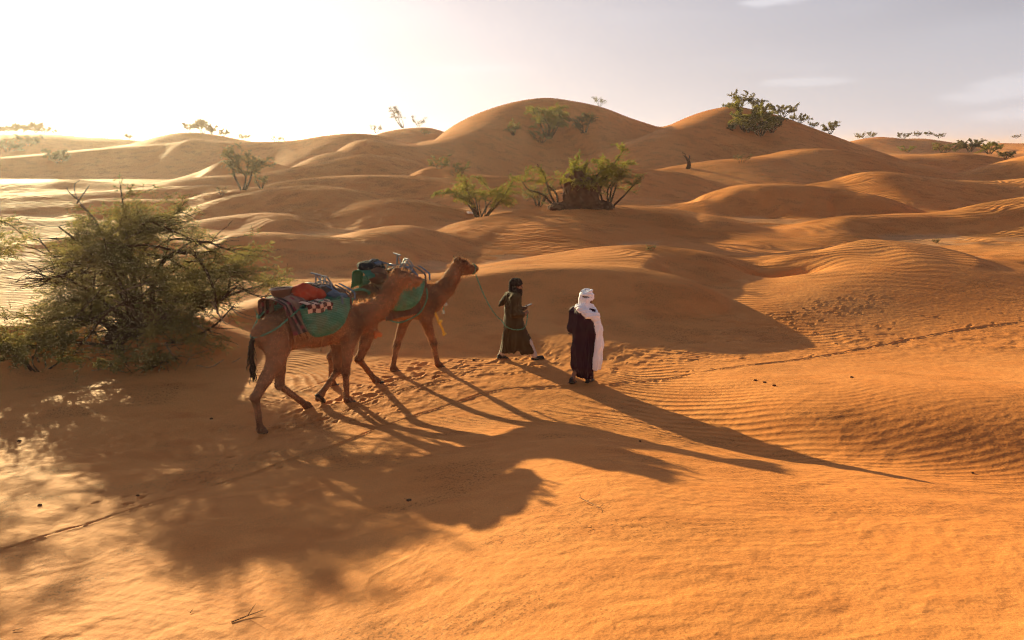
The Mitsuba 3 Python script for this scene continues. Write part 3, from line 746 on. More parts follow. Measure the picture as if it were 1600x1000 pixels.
def camel(base, origin, heading, J, neck, head, tail, seed, dark, soles, label):
    key = numbered(base)
    m, c, W = camel_skin(J, neck, head, seed, dark)
    gz = 0.0
    body = placed(m, origin, heading, gz)
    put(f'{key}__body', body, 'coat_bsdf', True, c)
    for s in (-1, 1):
        e = trimesh.creation.icosphere(2, 0.026)
        e.apply_translation(W(0.30, 0.035, s * 0.098))
        put(f'{key}__eye', placed(e, origin, heading, gz), 'eye_bsdf', True)
    stem, brush = tail_mesh(*tail, seed)
    put(f'{key}__tail', placed(brush, origin, heading, gz), 'dark_hair_bsdf', True)
    put(f'{key}__tail__stem', placed(stem, origin, heading, gz), 'dark_hair_bsdf', True)
    for fet, toe, tilt in soles:
        put(f'{key}__foot_pad', placed(sole(fet, toe, tilt), origin, heading, gz), 'hoof_bsdf', True)
    g = np.random.default_rng(seed + 1)
    # the coat's loose hair: short over the body, longer along the nape, throat, shoulders and hump
    mm = trimesh.Trimesh(np.array(m.vertices), m.faces, process=False)
    pts, fid = trimesh.sample.sample_surface(mm, 17000, seed=seed)
    nr_ = mm.face_normals[fid]
    nk = curve([q[:3] for q in neck], 0.02)
    dn = cKDTree(nk).query(pts)[0]
    long_ = 1 + 1.5 * (dn < 0.32) * (pts[:, 2] > 1.25) + 0.8 * (pts[:, 2] > 1.75)
    flow = np.array([-0.55, 0, -0.75]) + g.normal(0, 0.35, pts.shape)
    d_ = flow - nr_ * np.sum(flow * nr_, 1)[:, None] + nr_ * g.uniform(0.35, 1.1, (len(pts), 1))
    d_ /= np.linalg.norm(d_, axis=1)[:, None]
    s_ = np.cross(d_, nr_)
    s_ /= np.maximum(np.linalg.norm(s_, axis=1), 1e-6)[:, None]
    L_ = (0.032 * long_ * g.uniform(0.5, 1.3, len(pts)))[:, None]
    L_[pts[:, 2] < 0.12] *= 0.3
    tri_ = np.stack([pts - s_ * 0.0035, pts + s_ * 0.0035, pts + d_ * L_], 1).reshape(-1, 3)
    hc = np.repeat(c[mm.faces[fid]].mean(1) * g.uniform(1.1, 2.5, (len(pts), 1)), 3, 0)
    scene.setdefault('hair_bsdf', {'type': 'principledthin', 'base_color': {'type': 'mesh_attribute', 'name': 'vertex_color'}, 'roughness': 0.5, 'diff_trans': 1.0, 'spec_trans': 0.0})
    hk = put(f'{key}__loose_hair', placed(trimesh.Trimesh(tri_, np.arange(len(tri_)).reshape(-1, 3), process=False), origin, heading, gz), 'hair_bsdf', False, hc)
    labels[hk] = {'label': 'loose hair of the coat', 'kind': 'stuff'}
    tell(key, label, 'camel', 'camels walking in a line')


O1, H1 = (-3.43, 11.34), 52
O2, H2 = (-2.41, 13.23), 39
# nearer camel: right hind trailing, left hind swung forward, right fore planted, left fore lifted
J1 = {'hind': [(-1, [(-0.60, -0.17, 1.56), (-0.76, -0.21, 1.17), (-1.14, -0.18, 0.67), (-1.10, -0.17, 0.13), (-1.04, -0.17, 0.05)]),
               (1, [(-0.58, 0.17, 1.54), (-0.42, 0.22, 1.12), (-0.46, 0.18, 0.60), (0.00, 0.17, 0.13), (0.08, 0.17, 0.05)])],
      'fore': [(-1, [(0.84, -0.17, 1.46), (0.70, -0.20, 1.12), (0.62, -0.18, 0.63), (0.61, -0.17, 0.13), (0.69, -0.17, 0.05)]),
               (1, [(0.84, 0.17, 1.44), (0.76, 0.20, 1.06), (0.72, 0.17, 0.56), (0.36, 0.17, 0.26), (0.27, 0.17, 0.17)])]}
J2 = {'hind': [(-1, [(-0.52, -0.17, 1.54), (-0.50, -0.21, 1.10), (-0.74, -0.19, 0.58), (-0.44, -0.19, 0.13), (-0.36, -0.19, 0.05)]),
               (1, [(-0.56, 0.17, 1.54), (-0.74, 0.21, 1.12), (-1.12, 0.18, 0.62), (-1.16, 0.18, 0.14), (-1.10, 0.18, 0.05)])],
      'fore': [(-1, [(0.80, -0.17, 1.46), (0.74, -0.20, 1.12), (0.92, -0.17, 0.60), (1.02, -0.15, 0.14), (1.11, -0.15, 0.05)]),
               (1, [(0.76, 0.17, 1.44), (0.50, 0.20, 1.10), (0.28, 0.19, 0.58), (0.17, 0.19, 0.13), (0.25, 0.19, 0.05)])]}

NECK1 = [(0.92, 0, 1.46, 0.29), (1.15, -0.07, 1.52, 0.225), (1.36, -0.20, 1.62, 0.185), (1.52, -0.32, 1.80, 0.162), (1.62, -0.38, 2.02, 0.150), (1.69, -0.41, 2.16, 0.130)]
HEAD1 = [(1.70, -0.415, 2.20), (2.01, -0.675, 2.14), (0.12, -0.12, 1.0)]
NECK2 = [(0.84, 0, 1.48, 0.29), (1.12, 0, 1.54, 0.225), (1.36, 0.0, 1.67, 0.180), (1.52, 0.0, 1.86, 0.158), (1.63, 0.0, 2.02, 0.138)]
HEAD2 = [(1.67, 0.0, 2.10), (2.13, -0.02, 2.00), (0.18, 0.0, 1.0)]
camel('camel', O1, H1, J1, NECK1, HEAD1, ((-0.90, 0, 1.66), [(-1.02, -0.02, 1.50), (-1.06, -0.04, 1.22), (-1.05, -0.03, 0.98)]), 3, 0.80,
      [(J1['hind'][0][1][3], J1['hind'][0][1][4], 0), (J1['hind'][1][1][3], J1['hind'][1][1][4], 0), (J1['fore'][0][1][3], J1['fore'][0][1][4], 0), (J1['fore'][1][1][3], J1['fore'][1][1][4], 50)],
      'brown camel walking last, muzzle raised over the other camel and one forefoot lifted')
camel('camel', O2, H2, J2, NECK2, HEAD2, ((-0.88, 0, 1.64), [(-0.99, 0.02, 1.48), (-1.01, 0.03, 1.22), (-1.0, 0.02, 1.0)]), 17, 0.70,
      [(l[3], l[4], 0) for _, l in J2['hind'] + J2['fore']],
      'brown camel in front, led by the rope at its muzzle and holding its head high')


# ------------------------------------------------------------------ what the camels carry
def on(camel_no):
    o, h = (O1, H1) if camel_no == 1 else (O2, H2)
    return lambda m: placed(m, o, h)


def basket(side, cx_top, cx_bot, z_top, z_bot, a_top, a_bot, slant=0.0, seed=0):
    """A flexible plaited pannier: open at the top, round at the bottom."""
    def fn(u, v):
        a = u * 2 * np.pi
        t = np.clip(v, 0, 1)
        close = np.sqrt(np.clip(1 - np.clip((t - 0.62) / 0.38, 0, 1) ** 2.4, 0, 1))
        half = (a_top + (a_bot - a_top) * t) * (0.35 + 0.65 * close) * (t < 1) + (t >= 1) * 0.001
        deep = (0.13 + 0.05 * np.sin(np.pi * np.clip(t * 1.1, 0, 1))) * close + 0.001
        cx = cx_top + (cx_bot - cx_top) * t
        sup = lambda w: np.sign(w) * np.abs(w) ** 0.75  # noqa: E731
        x = cx + half * sup(np.cos(a))
        y = side * (0.475 - 0.02 * t) + deep * sup(np.sin(a))
        z = z_top + (z_bot - z_top) * t + slant * (x - cx) * (1 - t) - 0.03 * np.cos(2 * a) * (1 - t)
        n = meshkit.fbm(np.stack([x * 4, y * 4, z * 4], 1), 2, seed) - 0.5
        y = y + side * n * 0.05
        return np.stack([x, y, z], 1)
    return fn


def pannier(no, cx_top, cx_bot, z_top, z_bot, a_top, a_bot, slant, label):
    key = numbered('woven_pannier')
    tr = on(no)
    for side in (-1, 1):
        fn = basket(side, cx_top, cx_bot, z_top, z_bot, a_top, a_bot, slant, no * 3 + side)
        bag = shell(grid_sheet(fn, 48, 26), 0.012)
        b = put(f'{key}__basket', tr(bag), 'weave_bsdf', True)
        rim = fn(np.linspace(0, 1, 49), np.zeros(49))
        put(f'{b}__rim', tr(tube(rim, 0.017, 7, False)), 'weave_bsdf', True)
        for hx in (-0.18, 0.18):
            a = [(cx_top + hx - 0.07, side * 0.60, z_top - 0.06), (cx_top + hx - 0.05, side * 0.57, z_top + 0.05), (cx_top + hx + 0.05, side * 0.56, z_top + 0.05), (cx_top + hx + 0.07, side * 0.60, z_top - 0.06)]
            put(f'{b}__grip', tr(tube(curve(a), 0.012, 6)), 'green_rope_bsdf', True)
    strip = grid_sheet(lambda u, v: np.stack([cx_top - 0.24 + 0.48 * u + 0.02 * np.sin(7 * v), -0.36 + 0.72 * v, z_top - 0.05 + 0.17 * np.sin(np.pi * v)], 1), 8, 16)
    put(f'{key}__band', tr(shell(strip, -0.015)), 'weave_bsdf', True)
    tell(key, label, 'pannier', 'green woven panniers')


pannier(1, 0.10, 0.02, 2.02, 1.47, 0.50, 0.26, 0.0, 'green woven pannier on the last camel, under a checked cloth and a red sack')
pannier(2, 0.12, 0.08, 1.98, 1.46, 0.47, 0.25, 0.05, 'green woven pannier on the front camel, half hidden by the other camel\'s head')


def lump(c, r, seed, rough=0.05, step=0.018, extra=()):
    F = Field(np.array(c) - np.array(r) - 0.1, np.array(c) + np.array(r) + 0.12, step)
    F.ball(c, r, 0.05)
    for c2, r2 in extra:
        F.ball(c2, r2, 0.04)
    m = F.mesh()
    v = np.array(m.vertices)
    n = meshkit.fbm(v * 7, 3, seed) - 0.5
    cr = 1 - np.abs(2 * meshkit.fbm(v * 5 + 3, 2, seed + 9) - 1)
    return trimesh.Trimesh(v + m.vertex_normals * (rough * n + rough * 0.5 * (cr - 0.7))[:, None], m.faces, process=False)


def drape(y0, y1, top, width_x, x0, skew, seed, z_of=None, nu=40, nv=26, fold=0.025, flare=0.0):
    """A cloth laid over the back: v runs along the animal, u over it from the left hem to the right hem."""
    def fn(u, v):
        s = (u - 0.5) * 2
        L = np.where(s < 0, -y0, y1)
        a = np.abs(s) * L
        bend = 0.30
        y = np.sign(s) * np.where(a < bend, a * 0.98, bend * 0.98 + (a - bend) * 0.24)
        z = top - np.where(a < bend, 0.9 * a * a, 0.9 * bend * bend + (a - bend) * 0.94)
        x = x0 + width_x * (v - 0.5) * (1 + flare * np.abs(s)) + skew * a * (s < 0) + skew * 0.6 * a * (s >= 0)
        f = meshkit.fbm(np.stack([v * 7, a * 1.2, 0 * a + seed], 1), 2, seed) - 0.5
        y = y + np.sign(s) * f * fold * 4 * np.clip(a / 0.4, 0, 1)
        z = z + f * fold + 0.05 * (v - 0.5)
        return np.stack([x, y, z], 1)
    return fn


def striped_blanket():
    tr = on(1)
    fn = drape(-0.80, 0.72, 2.15, 0.42, -0.47, 0.28, 4, flare=0.18, fold=0.04)
    m = grid_sheet(fn, 60, 36)
    uu = np.repeat(np.linspace(0, 1, 61), 37)
    vv = np.tile(np.linspace(0, 1, 37), 61)
    k = (vv * 11 + 0.15 * np.sin(uu * 30)) % 1
    row = (vv * 11).astype(int)
    pal = np.array([(0.13, 0.06, 0.045), (0.27, 0.17, 0.12), (0.06, 0.042, 0.038), (0.20, 0.095, 0.07), (0.24, 0.155, 0.12)])
    c = pal[(row * 7 + row // 3) % 5]
    patch = ((uu * 26).astype(int) * 5 + row * 3) % 7
    c = np.where((patch == 0)[:, None], np.array([0.24, 0.05, 0.06]), c) * (0.8 + 0.4 * meshkit.fbm(np.stack([uu * 30, vv * 30, 0 * uu], 1), 2, 5))[:, None]
    sh = shell(m, 0.014)
    k_sb = put('striped_blanket', tr(sh), 'dyed_bsdf', True, np.vstack([c, c]))
    g = np.random.default_rng(5)
    fr = []
    for k in range(60):
        v = g.uniform(0, 1)
        p = fn(np.array([0.0]), np.array([v]))[0]
        q = p + np.array([g.normal(0.03, 0.02), g.normal(-0.01, 0.012), -g.uniform(0.05, 0.14)])
        fr.append(tube([p, (p + q) / 2 + g.normal(0, 0.008, 3), q], [0.007, 0.006, 0.003], 5))
    put(f'{k_sb}__fringe', tr(cat(fr)), 'tan_rope_bsdf', True)
    tell(k_sb, 'striped brown and pink fringed blanket draped over the last camel\'s back behind its pannier', 'blanket')


striped_blanket()
tr1, tr2 = on(1), on(2)
k_ = put('red_sack', tr1(lump((-0.09, -0.14, 2.14), (0.235, 0.22, 0.16), 3, 0.07, extra=(((0.10, -0.18, 2.10), (0.14, 0.18, 0.13)),))), 'red_cloth_bsdf', True)
put(f'{k_}__drawstring', tr1(tube(curve([(-0.12, -0.16, 2.28), (-0.06, -0.10, 2.305), (0.02, -0.14, 2.28), (0.10, -0.2, 2.25), (0.17, -0.22, 2.2)]), 0.012, 6)), 'black_cloth_bsdf', True)
put(f'{k_}__knot', tr1(lump((-0.09, -0.13, 2.29), (0.045, 0.04, 0.03), 8, 0.02, 0.01)), 'red_cloth_bsdf', True)
tell(k_, 'bulging red cloth sack tied on top of the last camel\'s load', 'sack')


def lathe(profile, n=28):
    p = np.asarray(profile, float)
    return grid_sheet(lambda u, v: np.stack([np.interp(v, np.linspace(0, 1, len(p)), p[:, 0]) * np.cos(2 * np.pi * u), np.interp(v, np.linspace(0, 1, len(p)), p[:, 0]) * np.sin(2 * np.pi * u), np.interp(v, np.linspace(0, 1, len(p)), p[:, 1])], 1), n, 3 * (len(p) - 1))


pot = lathe([(0.005, -0.15), (0.10, -0.15), (0.14, -0.09), (0.165, 0.02), (0.17, 0.04), (0.155, 0.04), (0.13, -0.07), (0.09, -0.12), (0.004, -0.125)])
pot.apply_transform(trimesh.transformations.rotation_matrix(math.radians(-7), [1, 0, 0]))
pot.apply_translation([-0.40, 0.02, 2.22])
k_ = put('round_basket', tr1(pot), 'brown_cloth_bsdf', True)
ring = np.stack([0.17 * np.cos(np.linspace(0, 2 * np.pi, 33)), 0.17 * np.sin(np.linspace(0, 2 * np.pi, 33)), 0 * np.linspace(0, 1, 33) + 0.04], 1)
ring = trimesh.transform_points(ring, trimesh.transformations.rotation_matrix(math.radians(-7), [1, 0, 0])) + np.array([-0.40, 0.02, 2.22])
put(f'{k_}__rim', tr1(tube(ring, 0.014, 7, False)), 'rim_cloth_bsdf', True)
tell(k_, 'round open-topped basket with a pale rim at the rear of the last camel\'s load', 'basket')


def checked(p, n, uv):
    return mi.Color3f(0.5)


def checked_cloth():
    def fn(u, v):
        x = -0.385 + 0.50 * u
        y = -0.40 - 0.225 * sstep(0.0, 0.4, v) - 0.012 * np.sin(u * 17) - 0.02 * np.sin(np.pi * u)
        z = 2.085 - 0.02 * u - 0.15 * np.clip((v - 0.25) / 0.75, 0, 1) + 0.01 * np.sin(u * 11)
        return np.stack([x, y, z], 1)
    nu, nv = 7, 3
    vs, fs, cs = [], [], []
    for i in range(nu):                                                       # every square of the check is woven in its own colour
        for j in range(nv):
            uu, vv = np.meshgrid(np.linspace(i / nu, (i + 1) / nu, 4), np.linspace(j / nv, (j + 1) / nv, 4), indexing='ij')
            p = fn(uu.ravel(), vv.ravel())
            I = np.arange(16).reshape(4, 4) + 16 * len(vs)
            q = np.stack([I[:-1, :-1], I[1:, :-1], I[1:, 1:], I[:-1, 1:]], -1).reshape(-1, 4)
            vs.append(p)
            fs.append(np.vstack([q[:, [0, 1, 2]], q[:, [0, 2, 3]]]))
            cs.append(np.tile([(0.62, 0.40, 0.28), (0.10, 0.03, 0.025)][(i + j) % 2], (16, 1)))
    m = trimesh.Trimesh(np.vstack(vs), np.vstack(fs), process=False)
    k = put('checked_cloth', tr1(shell(m, 0.006)), 'dyed_bsdf', True, np.vstack([np.vstack(cs)] * 2))
    tell(k, 'cream and maroon checked cloth folded over the rim of the last camel\'s pannier', 'cloth')


checked_cloth()


def pack_saddle(no, hx, hz, base_z, fx, label):
    """A steel riding saddle: leather pad, two bent hoops, T-shaped grab handle and a second low bracket in front."""
    tr = on(no)
    key = numbered('pack_saddle')
    pad = grid_sheet(lambda u, v: np.stack([hx - 0.22 + 0.52 * u, -0.26 + 0.52 * v, base_z - 0.02 - 0.9 * (v - 0.5) ** 2 + 0.05 * np.sin(np.pi * u)], 1), 14, 14)
    put(f'{key}__pad', tr(shell(pad, 0.05)), 'saddle_leather_bsdf', True)
    put(f'{key}__handle', tr(tube([(hx, -0.13, hz - 0.006), (hx, 0.0, hz), (hx, 0.13, hz + 0.004)], 0.015, 10)), 'steel_bsdf', 60)
    for s in (-1, 1):
        put(f'{key}__post', tr(tube(curve([(hx + 0.015, s * 0.012, hz - 0.01), (hx + 0.03, s * 0.05, (hz + base_z) / 2), (hx + 0.05, s * 0.09, base_z - 0.02)]), 0.011, 8)), 'steel_bsdf', True)
    put(f'{key}__post', tr(tube(curve([(hx - 0.01, 0, hz - 0.01), (hx - 0.03, 0.0, base_z)]), 0.010, 8)), 'steel_bsdf', True)
    for x in (hx - 0.12, fx):
        hoop = [(x, -0.24, base_z - 0.10), (x, -0.16, base_z + 0.03), (x, 0, base_z + 0.07), (x, 0.16, base_z + 0.03), (x, 0.24, base_z - 0.10)]
        put(f'{key}__hoop', tr(tube(curve(hoop), 0.012, 8)), 'steel_bsdf', True)
    for s in (-1, 1):
        put(f'{key}__rail', tr(tube([(hx - 0.16, s * 0.17, base_z + 0.02), (fx + 0.06, s * 0.15, base_z + 0.015)], 0.011, 8)), 'steel_bsdf', True)
        put(f'{key}__bracket', tr(tube(curve([(fx - 0.06, s * 0.06, base_z + 0.02), (fx + 0.01, s * 0.05, base_z + 0.14), (fx + 0.12, s * 0.07, base_z - 0.02)]), 0.014, 8)), 'steel_bsdf', True)
    put(f'{key}__bracket', tr(tube([(fx + 0.01, -0.07, base_z + 0.14), (fx + 0.01, 0.07, base_z + 0.14)], 0.014, 8)), 'steel_bsdf', 60)
    for k, (x, y, l) in enumerate([(fx - 0.12, -0.22, 0.17), (fx + 0.03, -0.25, 0.26), (fx + 0.14, -0.22, 0.12)]):
        st = grid_sheet(lambda u, v: np.stack([x + 0.035 * (u - 0.5) + 0.01 * np.sin(6 * v), y - 0.40 * np.clip(v * 1.6, 0, 1), base_z + 0.02 - 0.10 * np.clip(v * 1.6, 0, 1) - l * np.clip((v - 0.6) / 0.4, 0, 1)], 1), 3, 14)
        put(f'{key}__strap', tr(shell(st, 0.006)), 'blue_cloth_bsdf' if k != 1 else 'saddle_leather_bsdf', True)
    tell(key, label, 'saddle', 'steel saddles on the camels')


pack_saddle(1, 0.27, 2.40, 2.20, 0.42, 'grey steel saddle with a T-shaped handle on the last camel, right of the red sack')
pack_saddle(2, 0.27, 2.45, 2.20, 0.46, 'grey steel saddle with a T-shaped handle on the front camel, above the other camel\'s head')
k_ = put('brown_bundle', tr1(lump((0.60, -0.06, 2.00), (0.20, 0.22, 0.12), 21, 0.05, extra=(((0.50, -0.24, 2.02), (0.10, 0.10, 0.07)), ((0.76, -0.10, 1.93), (0.10, 0.13, 0.08))))), 'brown_cloth_bsdf', True)
tell(k_, 'dark brown rolled cloth tied at the front of the last camel\'s load', 'bundle')
k_ = put('blue_bag', tr1(lump((0.36, -0.30, 2.08), (0.09, 0.11, 0.06), 25, 0.04, extra=(((0.50, -0.36, 2.03), (0.07, 0.09, 0.05)),))), 'blue_cloth_bsdf', True)
tell(k_, 'small crumpled blue bag lying on the rim of the last camel\'s pannier', 'bag')


def ring_path(c, axis, r, squash=1.0, n=40, roll=0.0):
    axis = np.array(axis, float) / np.linalg.norm(axis)
    s = np.cross([0, 0, 1.0], axis)
    s /= np.linalg.norm(s)
    u = np.cross(axis, s)
    a = np.linspace(0, 2 * np.pi, n)
    return np.array(c) + r * (np.cos(a)[:, None] * u + squash * np.sin(a)[:, None] * s)


# harness of the last camel
rope = curve([(-0.30, -0.36, 1.99), (-0.50, -0.345, 1.88), (-0.72, -0.29, 1.73), (-0.90, -0.15, 1.62), (-1.0, 0, 1.58), (-0.90, 0.15, 1.62), (-0.72, 0.29, 1.73), (-0.50, 0.345, 1.88), (-0.30, 0.36, 1.99)])
k_ = put('crupper_rope', tr1(tube(rope, 0.014, 7)), 'green_rope_bsdf', True)
put(f'{k_}__knot', tr1(lump((-0.80, 0.10, 1.86), (0.03, 0.03, 0.03), 2, 0.02, 0.01)), 'green_rope_bsdf', True)
tell(k_, 'green rope slung round the rump of the last camel, under its tail', 'rope')
ring1 = ring_path((1.19, -0.10, 1.53), (0.60, -0.28, 0.18), 0.215)
k_ = put('neck_cord', tr1(cat(tube(ring1, 0.011, 6, False), tube(curve([(1.22, -0.16, 1.33), (1.26, -0.20, 1.27), (1.30, -0.22, 1.23)]), 0.010, 6))), 'tan_rope_bsdf', True)
put(f'{k_}__tassel', tr1(cat(lump((1.31, -0.23, 1.20), (0.055, 0.055, 0.05), 12, 0.04, 0.012, extra=(((1.36, -0.25, 1.17), (0.045, 0.04, 0.05)), ((1.28, -0.24, 1.15), (0.035, 0.035, 0.06)))))), 'orange_wool_bsdf', True)
tell(k_, 'tan neck cord with a frayed orange tassel on the last camel', 'cord')
hd1, hn1 = np.array(HEAD1[0]), np.array(HEAD1[1])
mz1 = hd1 + (hn1 - hd1) * 0.62
k_ = put('muzzle_halter', tr1(cat(tube(ring_path(mz1 + np.array([0, 0, -0.045]), hn1 - hd1, 0.118), 0.010, 6, False), tube(curve([mz1 + np.array([0.02, -0.06, -0.14]), mz1 + np.array([0.03, -0.08, -0.20])]), 0.010, 6))), 'tan_rope_bsdf', True)
tell(k_, 'thin tan halter round the muzzle of the last camel', 'halter')
k_ = put('girth_string', tr1(tube(curve([(-0.02, -0.50, 1.50), (0.0, -0.42, 1.40), (0.02, -0.36, 1.30), (0.0, -0.36, 1.18)]), 0.010, 6)), 'tan_rope_bsdf', True)
tell(k_, 'loose tan string hanging below the pannier of the last camel', 'string')

# load and harness of the front camel
k_ = put('brown_sack', tr2(lump((-0.26, -0.18, 2.13), (0.18, 0.17, 0.155), 31, 0.04)), 'brown_cloth_bsdf', True)
put(f'{k_}__tie', tr2(tube(ring_path((-0.26, -0.18, 2.15), (0.3, 0.2, 0.9), 0.165), 0.012, 6, False)), 'saddle_leather_bsdf', True)
tell(k_, 'round dark brown sack low at the rear of the front camel\'s load', 'sack')
k_ = put('black_bundle', tr2(lump((-0.36, 0.02, 2.28), (0.17, 0.22, 0.10), 33, 0.06, extra=(((-0.20, 0.05, 2.31), (0.13, 0.17, 0.07)), ((0.0, 0.0, 2.24), (0.14, 0.14, 0.06))))), 'black_cloth_bsdf', True)
put(f'{k_}__blue_fold', tr2(lump((-0.22, -0.10, 2.33), (0.09, 0.06, 0.035), 36, 0.03, 0.012)), 'blue_cloth_bsdf', True)
put(f'{k_}__strap', tr2(tube(curve([(-0.46, -0.10, 2.25), (-0.30, -0.02, 2.40), (-0.12, 0.08, 2.36), (0.06, 0.12, 2.27)]), 0.014, 6)), 'steel_bsdf', True)
put(f'{k_}__strap', tr2(tube(curve([(-0.34, -0.16, 2.20), (-0.22, -0.12, 2.37), (-0.06, -0.10, 2.33), (0.12, -0.12, 2.25)]), 0.014, 6)), 'blue_cloth_bsdf', True)
tell(k_, 'black and blue bundle with straps on top of the front camel\'s load', 'bundle')
gb = drape(-0.34, 0.62, 2.24, 0.20, -0.44, 0.05, 8, flare=0.2)
k_ = put('green_cloth', tr2(shell(grid_sheet(gb, 40, 16), 0.015)), 'green_cloth_bsdf', True)
tell(k_, 'dark green cloth hanging at the back of the front camel\'s load', 'cloth')
bl = drape(-0.86, 0.80, 1.93, 0.80, 0.10, 0.03, 15)
k_ = put('brown_blanket', tr2(shell(grid_sheet(bl, 60, 30), 0.015)), 'brown_cloth_bsdf', True)
tell(k_, 'plain dark brown blanket under the green pannier of the front camel', 'blanket')
belly = curve([(0.60, -0.47, 1.88), (0.58, -0.52, 1.62), (0.44, -0.47, 1.36), (0.22, -0.40, 1.24), (0.0, -0.38, 1.22), (-0.25, -0.36, 1.34), (-0.42, -0.36, 1.48)])
k_ = put('girth_rope', tr2(tube(belly, 0.014, 7)), 'green_rope_bsdf', True)
tell(k_, 'green rope looped below the pannier of the front camel', 'rope')
coil = np.vstack([ring_path((-0.60, -0.14, 1.83 + 0.012 * k), (0.5, 0.5, 0.75), 0.10 + 0.012 * (k % 2), 1.5, 24) for k in range(3)])
k_ = put('rope_coil', tr2(tube(coil, 0.014, 6)), 'green_rope_bsdf', True)
tell(k_, 'small coil of green rope resting on the rump of the front camel', 'rope')
ring2 = ring_path((1.20, 0.0, 1.56), (0.62, 0.0, 0.30), 0.208)
k_ = put('bell_collar', tr2(tube(ring2, 0.013, 6, False)), 'dark_rope_bsdf', True)
put(f'{k_}__cord', tr2(tube(curve([(1.28, -0.03, 1.36), (1.27, -0.05, 1.28), (1.26, -0.05, 1.20)]), 0.009, 6)), 'green_rope_bsdf', True)
for q in ((1.31, -0.07, 1.34), (1.25, -0.10, 1.345), (1.26, -0.05, 1.17)):
    b = lathe([(0.004, 0.04), (0.018, 0.035), (0.026, 0.01), (0.034, -0.03), (0.030, -0.03), (0.004, -0.01)], 14)
    b.apply_translation(q)
    put(f'{k_}__bell', tr2(b), 'brass_bsdf', True)
tell(k_, 'dark collar with small hanging bells round the neck of the front camel', 'collar')
tz = curve([(0.90, -0.20, 1.30), (0.95, -0.24, 1.18), (1.0, -0.25, 1.04), (1.07, -0.26, 0.90), (1.10, -0.26, 0.80)])
k_ = put('yellow_tassel', tr2(cat(tube(tz, 0.014, 7), tube(tz + np.array([0.02, -0.012, 0.005]), 0.011, 6))), 'yellow_cord_bsdf', True)
put(f'{k_}__flower', tr2(cat([lump((1.02 + a, -0.265 + b, 1.02 + c), (0.03, 0.028, 0.03), 4, 0.02, 0.01) for a, b, c in ((0, 0, 0), (0.03, -0.01, 0.035), (-0.02, -0.015, 0.03))])), 'yellow_cord_bsdf', True)
put(f'{k_}__tip', tr2(cat(lump((1.11, -0.26, 0.77), (0.028, 0.026, 0.03), 5, 0.02, 0.01), lump((1.15, -0.27, 0.775), (0.024, 0.022, 0.022), 6, 0.02, 0.01))), 'yellow_cord_bsdf', True)
tell(k_, 'bright yellow braided tassel hanging at the chest of the front camel', 'tassel')

# ------------------------------------------------------------------ the two walkers. Local frame: x forward, y left, z up, origin on the ground between the feet
def fingers(F, wrist, fwd, palm, side, curl, thumb_out=1.0, r=0.0105):
    """Palm, four fingers of different lengths closing by curl degrees per joint towards palm, and a thumb from the side of the palm."""
    fwd, palm = np.array(fwd, float), np.array(palm, float)
    fwd /= np.linalg.norm(fwd)
    palm = palm - fwd * (palm @ fwd)
    palm /= np.linalg.norm(palm)
    sd = np.cross(palm, fwd) * side
    w = np.array(wrist, float)
    F.bone(w, w + fwd * 0.075, 0.026, 0.030, 0.02)
    for k, (off, L) in enumerate(((0.030, 0.072), (0.010, 0.082), (-0.010, 0.076), (-0.030, 0.060))):
        F.bone(w + fwd * 0.02 + sd * off * 0.6, w + fwd * 0.085 + sd * off, 0.017, 0.013, 0.012)
        p, d, a = w + fwd * 0.09 + sd * off, fwd, math.radians(curl * (0.8 + 0.08 * k))
        for seg in (0.45, 0.32, 0.23):
            d = d * math.cos(a) + np.cross(np.cross(d, palm), d) * math.sin(a)
            d /= np.linalg.norm(d)
            q = p + d * L * seg
            F.bone(p, q, r, r * 0.92, 0.006)
            p = q
    b = w + fwd * 0.03 + sd * 0.028
    c = b + (fwd * 0.55 + sd * 0.75 * thumb_out + palm * 0.35) * 0.04
    F.bone(b, c, 0.015, 0.012, 0.01)
    F.bone(c, c + (fwd * 0.8 + sd * 0.1 + palm * 0.6) * 0.032, 0.0115, 0.0095, 0.006)


def head_bones(F, c, face, up=(0, 0, 1)):
    """Skull, jaw, brow, nose, lips, chin, ears about the centre c, looking along face."""
    c, f, u = np.array(c, float), np.array(face, float), np.array(up, float)
    f /= np.linalg.norm(f)
    s = np.cross(u, f)
    s /= np.linalg.norm(s)
    u = np.cross(f, s)
    W = lambda a, b, d: tuple(c + f * a + s * b + u * d)  # noqa: E731
    F.ball(W(-0.012, 0, 0.025), (0.092, 0.077, 0.098), 0.03)
    F.bone(W(0.02, 0, -0.02), W(0.035, 0, -0.075), 0.068, 0.045, 0.03)          # jaw
    F.ball(W(0.070, 0, -0.095), (0.022, 0.024, 0.018), 0.02)                      # chin
    F.bone(W(0.075, 0.03, 0.025), W(0.075, -0.03, 0.025), 0.014, 0.014, 0.015)   # brow
    F.bone(W(0.082, 0, 0.012), W(0.112, 0, -0.025), 0.011, 0.015, 0.008)         # nose
    for k in (-1, 1):
        F.ball(W(0.080, k * 0.031, 0.003), (0.014, 0.016, 0.012), 0.008, cut=True)  # eye sockets
        F.ball(W(0.102, k * 0.012, -0.030), (0.010, 0.009, 0.008), 0.006)         # wings of the nose
        F.ball(W(0.050, k * 0.048, -0.025), (0.025, 0.018, 0.022), 0.02)          # cheek
        F.bone(W(-0.005, k * 0.082, 0.012), W(-0.010, k * 0.086, -0.030), 0.014, 0.010, 0.008)  # ear
    F.bone(W(0.090, 0.018, -0.058), W(0.090, -0.018, -0.058), 0.007, 0.007, 0.006)  # lips
    F.bone(W(0.088, 0.016, -0.070), W(0.088, -0.016, -0.070), 0.008, 0.008, 0.006)
    F.bone(W(0.098, 0.02, -0.064), W(0.098, -0.02, -0.064), 0.003, 0.003, 0.004, cut=True)
    return W


